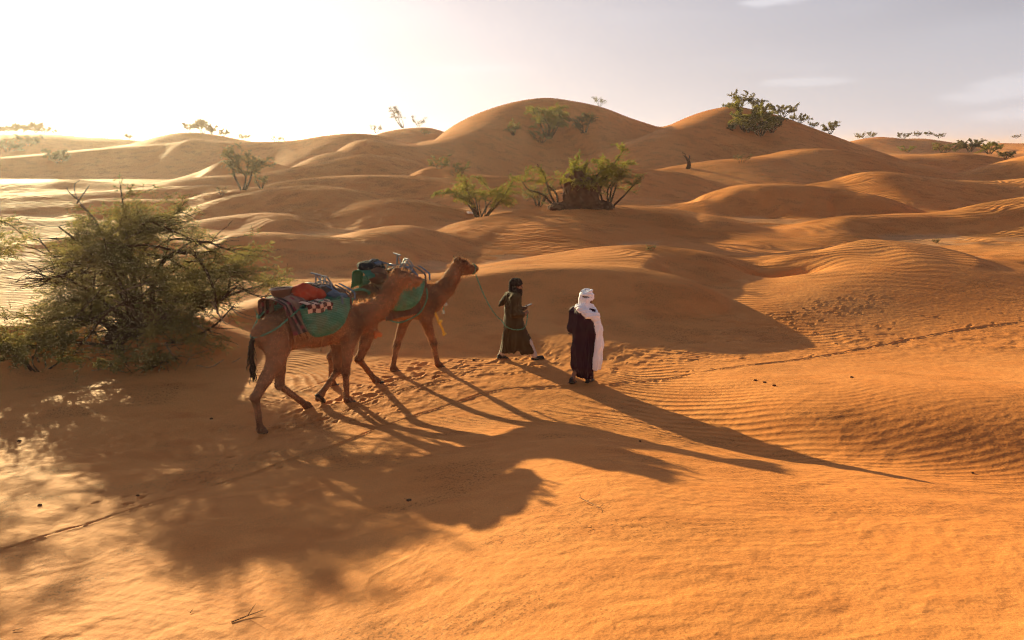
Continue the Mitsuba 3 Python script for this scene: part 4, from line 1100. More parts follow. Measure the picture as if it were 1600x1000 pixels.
def folds(m, fn):
    v = np.array(m.vertices)
    return trimesh.Trimesh(v + m.vertex_normals * fn(v)[:, None], m.faces, process=False)


def fit(m, o, h):
    return placed(m, o, h, 0.0)


mat('skin_bsdf', (0.23, 0.11, 0.065), 0.55, 0.4, 0.1, 30)
mat('olive_robe_bsdf', (0.060, 0.036, 0.014), 0.9, 0.15, 0.2, 12, bump=0.002, sheen=0.3)
mat('dark_scarf_bsdf', (0.022, 0.012, 0.010), 0.9, 0.15, 0.3, 25, bump=0.002)
mat('pale_cotton_bsdf', (0.50, 0.42, 0.36), 0.85, 0.2, 0.12, 18)
mat('dark_shoe_bsdf', (0.035, 0.025, 0.02), 0.6, 0.3, 0.2, 30)
mat('plum_robe_bsdf', (0.030, 0.005, 0.016), 0.8, 0.25, 0.35, 6, bump=0.0015, sheen=0.25)
mat('white_cotton_bsdf', (0.88, 0.87, 0.90), 0.85, 0.2, 0.06, 18, bump=0.0015)
mat('phone_bsdf', (0.02, 0.02, 0.022), 0.25, 0.6, 0.0)


def shoe(toe_dir, pos, pitch, L=0.27):
    """A shoe: heel at pos, sole and upper in one, pointing along toe_dir (degrees), pitched up at the toe."""
    F = Field((-0.1, -0.1, -0.06), (0.36, 0.1, 0.2), 0.008)
    F.bone((0.03, 0, 0.04), (0.12, 0, 0.045), 0.042, 0.045, 0.02, 0.85)
    F.bone((0.12, 0, 0.045), (L - 0.05, 0, 0.032), 0.047, 0.036, 0.02, 0.95)
    F.bone((0.02, 0, 0.06), (0.05, 0, 0.10), 0.042, 0.046, 0.02, 0.9)
    F.bone((0.0, 0, 0.008), (L - 0.03, 0, 0.008), 0.022, 0.022, 0.015, 1.7)
    F.ball((0.045, 0, 0.15), (0.036, 0.034, 0.05), 0.01, cut=True)
    m = F.mesh()
    m.apply_transform(trimesh.transformations.rotation_matrix(math.radians(-pitch), [0, 1, 0]))
    m.apply_transform(trimesh.transformations.rotation_matrix(math.radians(toe_dir), [0, 0, 1]))
    m.apply_translation(pos)
    return m


# the man in the olive robe: mid-stride, left leg pushing off behind, right leg reaching forward
OB, HB = (0.08, 14.3), 6
F = Field((-0.55, -0.45, -0.02), (0.75, 0.45, 1.9), 0.0105)
WB = head_bones(F, (0.035, 0, 1.665), (0.96, -0.10, -0.22))
F.bone((-0.01, 0, 1.50), (0.02, 0, 1.62), 0.062, 0.055, 0.03)
F.bone((-0.06, -0.15, 1.43), (-0.06, 0.15, 1.43), 0.07, 0.07, 0.06)
F.bone((-0.05, 0, 1.38), (-0.03, 0, 1.18), 0.135, 0.125, 0.06, 1.15)
F.bone((-0.03, 0, 1.18), (-0.02, 0, 0.96), 0.12, 0.14, 0.06, 1.15)
for s, hip, knee, ank, toe in ((-1, (0.0, -0.09, 0.92), (0.24, -0.09, 0.52), (0.40, -0.09, 0.13), (0.50, -0.09, 0.08)), (1, (-0.03, 0.09, 0.92), (-0.06, 0.09, 0.50), (-0.30, 0.09, 0.16), (-0.22, 0.09, 0.05))):
    F.bone(hip, knee, 0.095, 0.06, 0.04)
    F.bone(knee, ank, 0.058, 0.038, 0.03)
    F.bone(ank, toe, 0.04, 0.03, 0.02)
RW = (0.15, -0.12, 1.08)
LW = (0.15, 0.05, 1.16)
F.bone((-0.05, -0.21, 1.42), (-0.06, -0.26, 1.13), 0.056, 0.046, 0.04)
F.bone((-0.06, -0.26, 1.13), RW, 0.044, 0.028, 0.03)
fingers(F, RW, (0.85, 0.25, 0.25), (0.2, 0.9, 0.1), 1, 48)
F.bone((-0.05, 0.21, 1.42), (-0.03, 0.25, 1.14), 0.056, 0.046, 0.04)
F.bone((-0.03, 0.25, 1.14), LW, 0.044, 0.028, 0.03)
fingers(F, LW, (0.75, -0.45, 0.3), (0.3, -0.7, 0.5), -1, 42)
kB = numbered('person')
put(f'{kB}__body', fit(F.mesh(), OB, HB), 'skin_bsdf', True)
for s in (-1, 1):
    e = trimesh.creation.icosphere(2, 0.011)
    e.apply_translation(WB(0.077, s * 0.031, 0.003))
    put(f'{kB}__eye', fit(e, OB, HB), 'eye_bsdf', True)
# robe: one hollow-looking garment from shoulders to shins, opening with the stride, with sleeves and a hood hanging behind
F = Field((-0.75, -0.5, 0.1), (0.75, 0.5, 1.75), 0.0125)
F.bone((-0.05, -0.17, 1.44), (-0.05, 0.17, 1.44), 0.085, 0.085, 0.06)
F.bone((-0.05, 0, 1.40), (-0.06, 0, 1.15), 0.165, 0.165, 0.06, 1.2)
F.bone((-0.06, 0, 1.15), (-0.05, 0, 0.90), 0.165, 0.20, 0.06, 1.15)
F.bone((-0.05, 0, 0.92), (0.06, -0.06, 0.55), 0.18, 0.18, 0.07, 1.0)
F.bone((0.06, -0.06, 0.55), (0.15, -0.07, 0.25), 0.18, 0.165, 0.06, 1.0)
F.bone((0.05, -0.08, 0.80), (0.20, -0.09, 0.50), 0.13, 0.12, 0.06)
F.bone((0.20, -0.09, 0.50), (0.29, -0.09, 0.27), 0.12, 0.105, 0.05)
F.bone((-0.06, 0, 0.92), (-0.12, 0.05, 0.55), 0.18, 0.17, 0.07, 1.0)
F.bone((-0.12, 0.05, 0.55), (-0.20, 0.06, 0.25), 0.17, 0.155, 0.06, 1.0)
F.bone((-0.02, 0, 0.62), (-0.02, 0, 0.27), 0.16, 0.16, 0.08)
F.ball((0.0, 0, 0.08), (0.9, 0.6, 0.145), 0.015, cut=True)
F.ball((0.03, -0.02, 0.20), (0.05, 0.5, 0.11), 0.03, cut=True)
F.bone((-0.05, -0.20, 1.42), (-0.06, -0.27, 1.14), 0.085, 0.085, 0.05)
F.bone((-0.06, -0.27, 1.14), (0.11, -0.15, 1.07), 0.080, 0.066, 0.05)
F.bone((-0.05, 0.20, 1.42), (-0.03, 0.26, 1.15), 0.085, 0.085, 0.05)
F.bone((-0.03, 0.26, 1.15), (0.11, 0.09, 1.14), 0.080, 0.066, 0.05)
F.ball((0.145, -0.125, 1.078), (0.035, 0.045, 0.045), 0.01, cut=True)
F.ball((0.155, 0.045, 1.155), (0.035, 0.045, 0.045), 0.01, cut=True)


def robe_folds(v):
    low = sstep(1.15, 0.45, v[:, 2])
    a = np.arctan2(v[:, 1], v[:, 0] + 0.05)
    w = meshkit.fbm(np.stack([a * 2.2, v[:, 2] * 0.9, 0 * a], 1), 2, 3)
    f = np.sin(a * 9 + 8 * w) * 0.013 * low
    cr = (1 - np.abs(2 * meshkit.fbm(v * np.array([6, 6, 8.0]), 3, 9) - 1)) * 0.022 * sstep(0.9, 1.1, v[:, 2])
    return f + cr - 0.012 + (meshkit.noise(v * np.array([14, 14, 3.0]), 4) - 0.5) * 0.012


rb = put(f'{kB}__robe', fit(folds(F.mesh(), robe_folds), OB, HB), 'olive_robe_bsdf', True)
F = Field((-0.5, -0.3, 1.1), (0.1, 0.3, 1.6), 0.011)
F.bone((-0.15, -0.08, 1.46), (-0.15, 0.08, 1.46), 0.06, 0.06, 0.04)
F.bone((-0.16, 0, 1.44), (-0.29, 0, 1.30), 0.085, 0.055, 0.05, 1.2)
F.bone((-0.29, 0, 1.30), (-0.35, 0, 1.245), 0.05, 0.025, 0.03)
put(f'{kB}__hood', fit(folds(F.mesh(), lambda v: (meshkit.fbm(v * 11, 3, 2) - 0.5) * 0.03), OB, HB), 'olive_robe_bsdf', True)
F = Field((-0.25, -0.25, 1.35), (0.3, 0.25, 1.9), 0.0095)
F.ball((0.012, 0, 1.715), (0.118, 0.103, 0.105), 0.03)
F.bone((-0.06, 0, 1.72), (-0.07, 0, 1.56), 0.085, 0.085, 0.04)
F.bone((-0.03, -0.03, 1.545), (0.05, 0.02, 1.535), 0.095, 0.085, 0.04)
F.bone((0.07, 0, 1.54), (0.10, -0.01, 1.46), 0.06, 0.035, 0.04)
for k in range(4):
    z = 1.70 + 0.028 * k
    r = 0.108 - 0.009 * k * k * 0.5
    for j in range(9):
        a0, a1 = math.radians(40 * j), math.radians(40 * (j + 1))
        F.bone((0.012 + r * math.cos(a0), r * 0.88 * math.sin(a0), z + 0.012 * math.sin(a0 * 1 + k)), (0.012 + r * math.cos(a1), r * 0.88 * math.sin(a1), z + 0.012 * math.sin(a1 + k)), 0.020, 0.020, 0.008)
F.ball((0.135, -0.01, 1.625), (0.062, 0.058, 0.058), 0.012, cut=True)
put(f'{kB}__headscarf', fit(folds(F.mesh(), lambda v: (meshkit.fbm(v * 22, 3, 6) - 0.5) * 0.016), OB, HB), 'dark_scarf_bsdf', True)
for (a, b) in (((0.24, -0.09, 0.50), (0.38, -0.09, 0.17)), ((-0.08, 0.09, 0.48), (-0.285, 0.09, 0.19))):
    F = Field(np.minimum(a, b) - np.array([0.15, 0.15, 0.12]), np.maximum(a, b) + np.array([0.15, 0.15, 0.1]), 0.01)
    F.bone(a, b, 0.085, 0.066, 0.02)
    put(f'{kB}__trouser_leg', fit(folds(F.mesh(), lambda v: (meshkit.fbm(v * 13, 3, 6) - 0.5) * 0.02), OB, HB), 'pale_cotton_bsdf', True)
put(f'{kB}__shoe', fit(shoe(0, (0.35, -0.09, 0.03), 14), OB, HB), 'dark_shoe_bsdf', True)
put(f'{kB}__shoe', fit(shoe(0, (-0.38, 0.09, 0.075), -16), OB, HB), 'dark_shoe_bsdf', True)
tell(kB, 'person in a long olive hooded robe and dark head wrap, leading the camels by rope', 'person')
ph = trimesh.creation.box([0.145, 0.072, 0.010])
ph.apply_transform(trimesh.transformations.rotation_matrix(math.radians(-22), [0, 1, 0]))
ph.apply_translation([0.265, -0.005, 1.238])
k_ = put('phone', fit(ph, OB, HB), 'phone_bsdf', False)
tell(k_, 'small dark phone held up in the hand of the person in the olive robe', 'phone')

# the lead rope: from the front camel's chin, sagging, round behind the man's hips and up into his right hand
hd2, hn2 = np.array(HEAD2[0]), np.array(HEAD2[1])


def to_world(q, o, h):
    q = np.atleast_2d(np.asarray(q, float))
    a = math.radians(h)
    return np.stack([o[0] + q[:, 0] * math.cos(a) - q[:, 1] * math.sin(a), o[1] + q[:, 0] * math.sin(a) + q[:, 1] * math.cos(a), q[:, 2]], 1)


chin = to_world(hd2 + (hn2 - hd2) * 0.92 + np.array([0, -0.02, -0.15]), O2, H2)[0]
hipk = to_world([(-0.30, -0.06, 0.93), (-0.24, -0.22, 0.86), (-0.10, -0.275, 0.80), (0.08, -0.27, 0.79), (0.17, -0.235, 0.84), (0.215, -0.16, 0.96), (0.235, -0.105, 1.085), (0.245, -0.09, 1.13)], OB, HB)
mid_ = [chin + (hipk[0] - chin) * t - np.array([0, 0, 0.28 * 4 * t * (1 - t) * 0.55]) for t in (0.0, 0.2, 0.4, 0.6, 0.8)]
k_ = put('lead_rope', tube(curve(mid_ + list(hipk)), 0.010, 7), 'green_rope_bsdf', True)
tell(k_, 'thin green lead rope from the front camel\'s muzzle to the person in the olive robe', 'rope')
k_ = put('muzzle_halter', tr2(tube(ring_path(hd2 + (hn2 - hd2) * 0.8 + np.array([0, 0, -0.05]), hn2 - hd2, 0.105), 0.010, 6, False)), 'green_rope_bsdf', True)
tell(k_, 'thin green halter round the muzzle of the front camel', 'halter')

# the man in the plum robe and white turban, seen from behind
OW, HW = (1.36, 12.86), 52
F = Field((-0.5, -0.5, -0.02), (0.6, 0.5, 1.95), 0.0105)
WW = head_bones(F, (0.05, -0.03, 1.66), (1.0, 0.05, -0.10))
F.bone((0.0, 0, 1.50), (0.03, -0.01, 1.62), 0.062, 0.055, 0.03)
F.bone((-0.02, -0.16, 1.43), (-0.02, 0.16, 1.43), 0.075, 0.075, 0.06)
F.bone((-0.02, 0, 1.38), (0, 0, 1.18), 0.135, 0.125, 0.06, 1.15)
F.bone((0, 0, 1.18), (0, 0, 0.96), 0.12, 0.14, 0.06, 1.15)
for hip, knee, ank, toe in (((0.0, -0.09, 0.92), (0.07, -0.09, 0.50), (0.07, -0.09, 0.10), (0.17, -0.09, 0.05)), ((0.0, 0.09, 0.92), (0.02, 0.09, 0.50), (-0.22, 0.09, 0.16), (-0.15, 0.09, 0.05))):
    F.bone(hip, knee, 0.095, 0.06, 0.04)
    F.bone(knee, ank, 0.058, 0.038, 0.03)
    F.bone(ank, toe, 0.04, 0.03, 0.02)
F.bone((-0.02, -0.22, 1.42), (-0.02, -0.28, 1.12), 0.056, 0.046, 0.04)
F.bone((-0.02, -0.28, 1.12), (0.13, -0.27, 0.90), 0.044, 0.028, 0.03)
fingers(F, (0.14, -0.27, 0.88), (0.45, 0, -0.9), (0.2, 0.95, 0.1), 1, 24)
F.bone((-0.02, 0.22, 1.42), (0.0, 0.27, 1.13), 0.056, 0.046, 0.04)
F.bone((0.0, 0.27, 1.13), (0.20, 0.15, 1.10), 0.044, 0.028, 0.03)
fingers(F, (0.21, 0.145, 1.10), (0.8, -0.5, 0.1), (0.3, -0.6, 0.5), -1, 40)
kW = numbered('person')
put(f'{kW}__body', fit(F.mesh(), OW, HW), 'skin_bsdf', True)
for s in (-1, 1):
    e = trimesh.creation.icosphere(2, 0.011)
    e.apply_translation(WW(0.077, s * 0.031, 0.003))
    put(f'{kW}__eye', fit(e, OW, HW), 'eye_bsdf', True)
F = Field((-0.6, -0.55, 0.02), (0.6, 0.55, 1.7), 0.0125)
F.bone((-0.02, -0.19, 1.43), (-0.02, 0.19, 1.43), 0.09, 0.09, 0.06)
F.bone((-0.02, 0, 1.40), (0.0, 0, 1.15), 0.175, 0.18, 0.07, 1.22)
F.bone((0.0, 0, 1.15), (0.0, 0, 0.70), 0.18, 0.20, 0.07, 1.2)
F.bone((0.0, 0, 0.70), (0.0, 0, 0.42), 0.20, 0.205, 0.07, 1.15)
F.bone((0.0, 0, 0.42), (0.03, -0.04, 0.20), 0.195, 0.155, 0.07, 1.1)
F.bone((-0.02, 0.22, 1.42), (0.0, 0.25, 1.10), 0.09, 0.095, 0.06)
F.bone((0.0, 0.25, 1.10), (0.16, 0.17, 1.04), 0.095, 0.09, 0.06)
F.bone((-0.02, -0.22, 1.42), (-0.01, -0.25, 1.10), 0.09, 0.095, 0.06)
F.bone((-0.01, -0.25, 1.10), (0.08, -0.25, 0.92), 0.095, 0.09, 0.06)
F.ball((0.12, -0.27, 0.86), (0.06, 0.06, 0.055), 0.012, cut=True)
F.ball((0.0, 0, 0.03), (0.8, 0.8, 0.13), 0.015, cut=True)


def plum_folds(v):
    a = np.arctan2(v[:, 1], v[:, 0])
    w = meshkit.fbm(np.stack([a * 1.6, v[:, 2] * 0.7, 0 * a], 1), 2, 13)
    amp = 0.006 + 0.020 * sstep(1.3, 0.5, v[:, 2])
    ridge = 1 - np.abs(np.sin(a * 5 + 9 * w))
    return (ridge - 0.6) * amp + (meshkit.noise(v * np.array([9, 9, 2.0]), 4) - 0.5) * 0.014


put(f'{kW}__robe', fit(folds(F.mesh(), plum_folds), OW, HW), 'plum_robe_bsdf', True)
F = Field((-0.25, -0.3, 1.4), (0.35, 0.25, 1.98), 0.009)
tc = np.array([0.035, -0.02, 1.755])
F.ball(tc + [0, 0, 0.0], (0.115, 0.10, 0.08), 0.02)
for k in range(7):                                                                # the wound bands of the turban
    tilt, z, r = 0.42 * math.sin(k * 2.1 + 0.6), -0.05 + 0.021 * k, 0.128 - 0.0032 * (k - 2) ** 2
    for j in range(12):
        q = []
        for a in (math.radians(30 * j), math.radians(30 * (j + 1))):
            q.append(tc + np.array([r * math.cos(a), 0.90 * r * math.sin(a), z + r * tilt * math.cos(a + 0.9 * k) + 0.10 * r * math.cos(a)]))
        F.bone(q[0], q[1], 0.0235, 0.0235, 0.003)
F.bone((-0.04, 0.05, 1.70), (-0.07, 0.05, 1.50), 0.055, 0.05, 0.03)              # the cloth falling behind the ears and round the neck
F.bone((-0.02, -0.06, 1.68), (-0.04, -0.07, 1.52), 0.055, 0.06, 0.03)
F.ball((0.155, -0.10, 1.64), (0.075, 0.075, 0.062), 0.012, cut=True)
put(f'{kW}__turban', fit(folds(F.mesh(), lambda v: (meshkit.fbm(v * 26, 2, 7) - 0.5) * 0.008), OW, HW), 'white_cotton_bsdf', True)
for k_, (z_, ph_, am_, r_) in enumerate(((0.028, 0.4, 0.035, 0.134), (-0.045, 2.6, 0.03, 0.138))):  # thin dark tubes standing in for shadow between the turban folds
    put(f'{kW}__turban__band', fit(tube(np.array([tc + np.array([r_ * math.cos(a), 0.91 * r_ * math.sin(a), z_ + am_ * math.cos(a + ph_)]) for a in np.linspace(-3.3 + k_ * 0.3, -2.0 + k_ * 0.2, 16)]), 0.0055, 6), OW, HW), 'dark_scarf_bsdf', True)
# the white shawl: round the neck, across the back to the right shoulder and down the right side in gathers
F = Field((-0.5, -0.65, 0.2), (0.55, 0.35, 1.7), 0.0115)
F.chain([(-0.10, 0.10, 1.545), (-0.135, 0.0, 1.52), (-0.13, -0.12, 1.475), (-0.08, -0.24, 1.415)], [0.05, 0.065, 0.07, 0.075], 0.04)
F.chain([(0.10, -0.02, 1.52), (0.06, -0.14, 1.50), (-0.02, -0.25, 1.42)], [0.045, 0.06, 0.075], 0.04)
F.bone((-0.12, -0.05, 1.50), (-0.15, -0.16, 1.42), 0.05, 0.06, 0.04)
F.chain([(-0.06, -0.06, 1.58), (0.02, -0.10, 1.55), (0.07, -0.09, 1.50), (0.02, -0.17, 1.47)], [0.06, 0.065, 0.06, 0.065], 0.04)
F.chain([(-0.04, -0.27, 1.40), (0.0, -0.33, 1.15), (0.02, -0.34, 0.85), (0.02, -0.315, 0.55), (0.02, -0.295, 0.36)], [0.085, 0.075, 0.08, 0.09, 0.085], 0.05, 0.75)
F.chain([(-0.04, -0.29, 1.30), (-0.03, -0.33, 0.95), (-0.04, -0.32, 0.60), (-0.03, -0.30, 0.42)], [0.05, 0.05, 0.06, 0.055], 0.04, 0.8)
F.chain([(0.06, -0.28, 1.20), (0.09, -0.31, 0.85), (0.09, -0.30, 0.50)], [0.045, 0.05, 0.05], 0.04, 0.8)
F.ball((0.03, -0.30, 0.28), (0.3, 0.3, 0.085), 0.02, cut=True)


def shawl_folds(v):
    t = v[:, 0] * math.cos(0.0)
    low = sstep(1.35, 1.1, v[:, 2])
    f = np.sin(t * 62 + 3.0 * np.sin(v[:, 2] * 3) + 4 * meshkit.noise(v * 3, 2)) * 0.010 * low
    d = np.sin((v[:, 1] * 0.5 + v[:, 2] + 0.3 * v[:, 0]) * 85 + 4 * meshkit.noise(v * 4, 3)) * 0.006 * (1 - low)
    return f + d


put(f'{kW}__shawl', fit(folds(F.mesh(), shawl_folds), OW, HW), 'white_cotton_bsdf', True)
put(f'{kW}__shoe', fit(shoe(0, (0.0, -0.09, 0.02), 0), OW, HW), 'dark_shoe_bsdf', True)
put(f'{kW}__shoe', fit(shoe(4, (-0.30, 0.09, 0.10), -24), OW, HW), 'dark_shoe_bsdf', True)
tell(kW, 'person in dark plum robe, white turban and white shawl, seen from behind', 'person')

# ------------------------------------------------------------------ tamarisks and other shrubs
def leaf_material(name, dark_, light_):
    def col(p, n, uv):
        t = mikit.smoothstep(0.3, 0.7, 0.6 * mikit.noise(p.x * 1.7, p.y * 1.7, p.z * 1.7) + 0.4 * mikit.noise(p.x * 11, p.y * 11, p.z * 11))
        return mikit.mix(mi.Color3f(*dark_), mi.Color3f(*light_), t)
    scene[name] = {'type': 'principledthin', 'base_color': mikit.proc(col), 'roughness': 0.8, 'diff_trans': 0.9, 'spec_trans': 0.0}


leaf_material('tamarisk_leaf_bsdf', (0.18, 0.155, 0.058), (0.33, 0.275, 0.09))
leaf_material('fresh_leaf_bsdf', (0.20, 0.19, 0.032), (0.34, 0.30, 0.06))
leaf_material('grey_leaf_bsdf', (0.13, 0.115, 0.055), (0.22, 0.185, 0.085))
mat('bark_bsdf', (0.075, 0.042, 0.024), 0.9, 0.15, 0.35, 14, bump=0.006)
mat('dead_wood_bsdf', (0.24, 0.17, 0.12), 0.9, 0.15, 0.25, 20, bump=0.003)
mat('root_earth_bsdf', (0.105, 0.05, 0.028), 0.95, 0.1, 0.4, 5, bump=0.02)


def sprigs(anchors, dirs, g, per, length, leaf, droop=0.3, spread=0.55):
    """Feathery sprays: from every anchor thin shoots along dirs, each set with narrow leaves. Returns (leaf triangles, shoot ends)."""
    n = len(anchors)
    A = np.repeat(anchors, per, 0)
    D = np.repeat(dirs, per, 0) + g.normal(0, spread, (n * per, 3))
    D[:, 2] = D[:, 2] * 0.8 + 0.12
    D /= np.linalg.norm(D, axis=1)[:, None]
    L = length * g.uniform(0.5, 1.25, (n * per, 1))
    return A, D, L


def leaf_mesh(A, D, L, g, leaves, leaf, droop):
    """Narrow triangles along the shoots."""
    n = len(A)
    t = g.uniform(0.1, 1.0, (n, leaves, 1))
    p = A[:, None] + D[:, None] * (L[:, None] * t) + np.array([0, 0, -1.0]) * (L[:, None] * droop * t * t)
    d = D[:, None] * 0.9 + g.normal(0, 0.55, (n, leaves, 3)) + np.array([0, 0, -0.25]) * t
    d /= np.linalg.norm(d, axis=2, keepdims=True)
    s = np.cross(d, g.normal(0, 1, (n, leaves, 3)))
    s /= np.maximum(np.linalg.norm(s, axis=2, keepdims=True), 1e-6)
    sz = leaf * g.uniform(0.55, 1.3, (n, leaves, 1))
    v = np.stack([p - s * sz * 0.17, p + s * sz * 0.17, p + d * sz], 2).reshape(-1, 3)
    return v, np.arange(len(v)).reshape(-1, 3)


def limb_tree(limbs, g, sub_n, sub_len, wander=0.22):
    """limbs: (points, r0, r1). Adds side branches. Returns (wood meshes, anchors, directions)."""
    wood, anchors, dirs = [], [], []
    for pts, r0, r1 in limbs:
        line = curve(pts, max(0.04, np.linalg.norm(np.array(pts[-1]) - pts[0]) / 24))
        k = g.normal(0, 1, line.shape)
        k = gaussian_filter(k, (2.5, 0)) * r0 * 0.9
        line = line + k * np.linspace(0, 1, len(line))[:, None]
        wood.append(tube(line, np.linspace(r0, r1, len(line)), 7 if r0 > 0.03 else 5))
        n = len(line)
        for j in range(sub_n):
            i = int(n * g.uniform(0.3, 1.0) ** 0.8) - 1
            i = min(max(i, 1), n - 1)
            t = line[i] - line[i - 1]
            t /= np.linalg.norm(t)
            d = t + g.normal(0, 0.75, 3)
            d[2] = abs(d[2]) * 0.5 + 0.1 * g.normal()
            d /= np.linalg.norm(d)
            L = sub_len * g.uniform(0.4, 1.2)
            m_ = max(4, min(11, int(L / 0.08)))
            q = line[i] + d * np.linspace(0, L, m_)[:, None] + gaussian_filter(g.normal(0, 1, (m_, 3)), (1.5, 0)) * L * wander * np.linspace(0, 1, m_)[:, None]
            q[:, 2] -= L * 0.18 * np.linspace(0, 1, m_) ** 2
            wood.append(tube(q, np.linspace(max(r1, 0.006) * 0.9, max(r1 * 0.3, 0.003), m_), 4, False))
            for a in range(1, m_):
                anchors.append(q[a])
                dirs.append(d * 0.8 + np.array([0, 0, 0.2]))
        for i in range(int(n * 0.55), n):
            anchors.append(line[i])
            dirs.append(line[i] - line[i - 1])
    A, D = np.array(anchors), np.array(dirs)
    D = D / np.maximum(np.linalg.norm(D, axis=1), 1e-9)[:, None]
    return wood, A, D


def shrub(name, x, y, h, w, label, seed, leafmat='tamarisk_leaf_bsdf', stems=7, per=5, leaves=14, leaf=None, bare=0.0, lean=0.0, sub=5, sink=0.08, z=None, group=None, cat_='shrub', upright=0.6, deep=None):
    """A many-stemmed shrub or small tree standing on the sand."""
    g = np.random.default_rng(seed)
    z0 = (ground_z(x, y) if z is None else z) - sink
    limbs = []
    for k in range(stems):
        a = 2 * np.pi * (k + g.uniform(-0.35, 0.35)) / stems
        out = w * 0.5 * g.uniform(0.45, 0.95)
        hh = h * g.uniform(0.5, 0.92)
        base = np.array([x + 0.08 * w * math.cos(a), y + 0.08 * w * math.sin(a), z0])
        tip = base + np.array([out * math.cos(a) + lean * h, out * math.sin(a) * (deep or 0.8), hh])
        m1 = base + (tip - base) * 0.35 + np.array([0, 0, hh * 0.12]) * g.uniform(0, 1) + g.normal(0, 0.06 * w, 3) * np.array([1, 1, 0.3])
        m2 = base + (tip - base) * 0.7 + g.normal(0, 0.05 * w, 3)
        limbs.append(([base, m1, m2, tip], 0.022 * h * g.uniform(0.6, 1.2), 0.005 * h))
    wood, A, D = limb_tree(limbs, g, sub, 0.30 * h)
    keep = A[:, 2] > z0 + sink + bare
    A, D = A[keep], D[keep]
    gap = meshkit.noise(A * (2.6 / max(h, 0.5)) * 1.5 + seed, seed) > 0.34
    A, D = A[gap], D[gap]
    A, D, L = sprigs(A, D, g, per, 0.085 * h + 0.05, 0, spread=0.7)
    v, f = leaf_mesh(A, D, L, g, leaves, leaf or (0.026 * h + 0.018), 0.25)
    key = numbered(name)
    put(f'{key}__trunk', cat(wood), 'bark_bsdf', True)
    put(f'{key}__crown', trimesh.Trimesh(v, f, process=False), leafmat, False)
    tell(key, label, cat_, group)
    return key

# the big tamarisk at the left
BIG = [([(-7.91, 14.60, 0.21), (-8.06, 14.80, 1.23), (-8.10, 14.80, 1.92), (-8.05, 14.70, 2.75), (-7.95, 14.60, 3.42), (-7.89, 14.50, 3.81)], 0.08, 0.006),
       ([(-7.75, 14.70, 0.54), (-7.58, 14.60, 1.55), (-7.10, 14.40, 2.23), (-6.55, 14.30, 2.33), (-6.17, 14.20, 1.76), (-6.00, 14.10, 1.08)], 0.062, 0.02),
       ([(-6.68, 14.30, 2.32), (-6.37, 14.50, 2.54), (-6.07, 14.60, 2.42), (-5.62, 14.60, 2.23)], 0.03, 0.01),
       ([(-7.68, 14.80, 0.37), (-6.97, 14.90, 0.92), (-6.20, 15.00, 1.27), (-5.49, 15.00, 1.51), (-5.16, 15.00, 1.65)], 0.06, 0.012),
       ([(-8.00, 14.60, 0.85), (-8.37, 14.40, 1.86), (-8.75, 14.30, 2.47), (-9.12, 14.20, 2.86)], 0.07, 0.014),
       ([(-7.96, 14.40, 0.69), (-8.57, 14.20, 1.49), (-9.11, 14.00, 1.91), (-9.55, 13.90, 1.72)], 0.06, 0.014),
       ([(-7.96, 14.20, 0.61), (-8.60, 13.90, 1.02), (-9.22, 13.70, 1.08), (-9.70, 13.60, 0.84)], 0.05, 0.012),
       ([(-8.02, 14.00, 0.34), (-8.61, 13.60, 0.64), (-9.29, 13.50, 0.60), (-9.85, 13.50, 0.49)], 0.05, 0.012),
       ([(-8.15, 14.80, 1.51), (-8.68, 15.00, 2.51), (-8.93, 15.10, 3.04), (-9.07, 15.00, 3.28)], 0.05, 0.012),
       ([(-8.15, 14.90, 1.84), (-7.74, 15.20, 2.62), (-7.31, 15.20, 2.99), (-6.98, 15.00, 3.18)], 0.05, 0.012),
       ([(-8.09, 15.00, 1.04), (-7.11, 15.40, 1.65), (-6.28, 15.40, 2.05), (-5.72, 15.30, 2.15)], 0.05, 0.012),
       ([(-8.25, 15.30, 0.97), (-8.68, 15.90, 1.95), (-8.26, 16.00, 2.81)], 0.05, 0.012),
       ([(-7.49, 14.10, 0.26), (-7.00, 13.70, 0.27), (-7.35, 13.40, 0.12)], 0.04, 0.012),
       ([(-7.69, 14.30, 0.30), (-6.80, 14.00, 0.59), (-6.14, 13.90, 0.86), (-5.68, 14.00, 1.27)], 0.045, 0.012),
       ([(-7.76, 14.20, 0.81), (-7.85, 13.90, 1.75), (-7.97, 13.80, 2.33), (-7.98, 13.80, 2.73)], 0.05, 0.012),
       ([(-8.43, 15.00, 0.75), (-9.66, 15.40, 1.67), (-10.27, 15.50, 2.23), (-10.37, 15.40, 2.53)], 0.05, 0.012),
       ([(-5.97, 14.10, 1.38), (-5.66, 14.20, 1.63), (-5.34, 14.20, 1.49), (-5.12, 14.30, 1.34)], 0.03, 0.01),
       ([(-8.03, 14.60, 2.23), (-7.45, 14.30, 2.93), (-7.08, 14.20, 2.91), (-6.67, 14.10, 2.75)], 0.04, 0.012),
       ([(-7.90, 14.30, 1.47), (-8.30, 13.90, 2.21), (-8.74, 13.80, 2.23), (-9.08, 13.70, 2.11)], 0.045, 0.012)]
g = np.random.default_rng(77)
for k in range(50):                                                                       # the many thinner limbs that fill the crown
    u = g.normal(0, 1, 3)
    u /= np.linalg.norm(u)
    q = np.array([-7.75, 14.6, 1.9]) + u * np.array([2.65, 1.3, 1.5]) * g.uniform(0.55, 1.0)
    q[2] = max(q[2], 0.55)
    src_, _, _ = BIG[g.integers(0, 12)]
    b0 = np.array(src_[g.integers(0, min(3, len(src_)))])
    m_ = b0 * 0.5 + q * 0.5 + np.array([0, 0, 0.25]) + g.normal(0, 0.12, 3)
    BIG.append(([b0, m_, q], 0.026, 0.008))
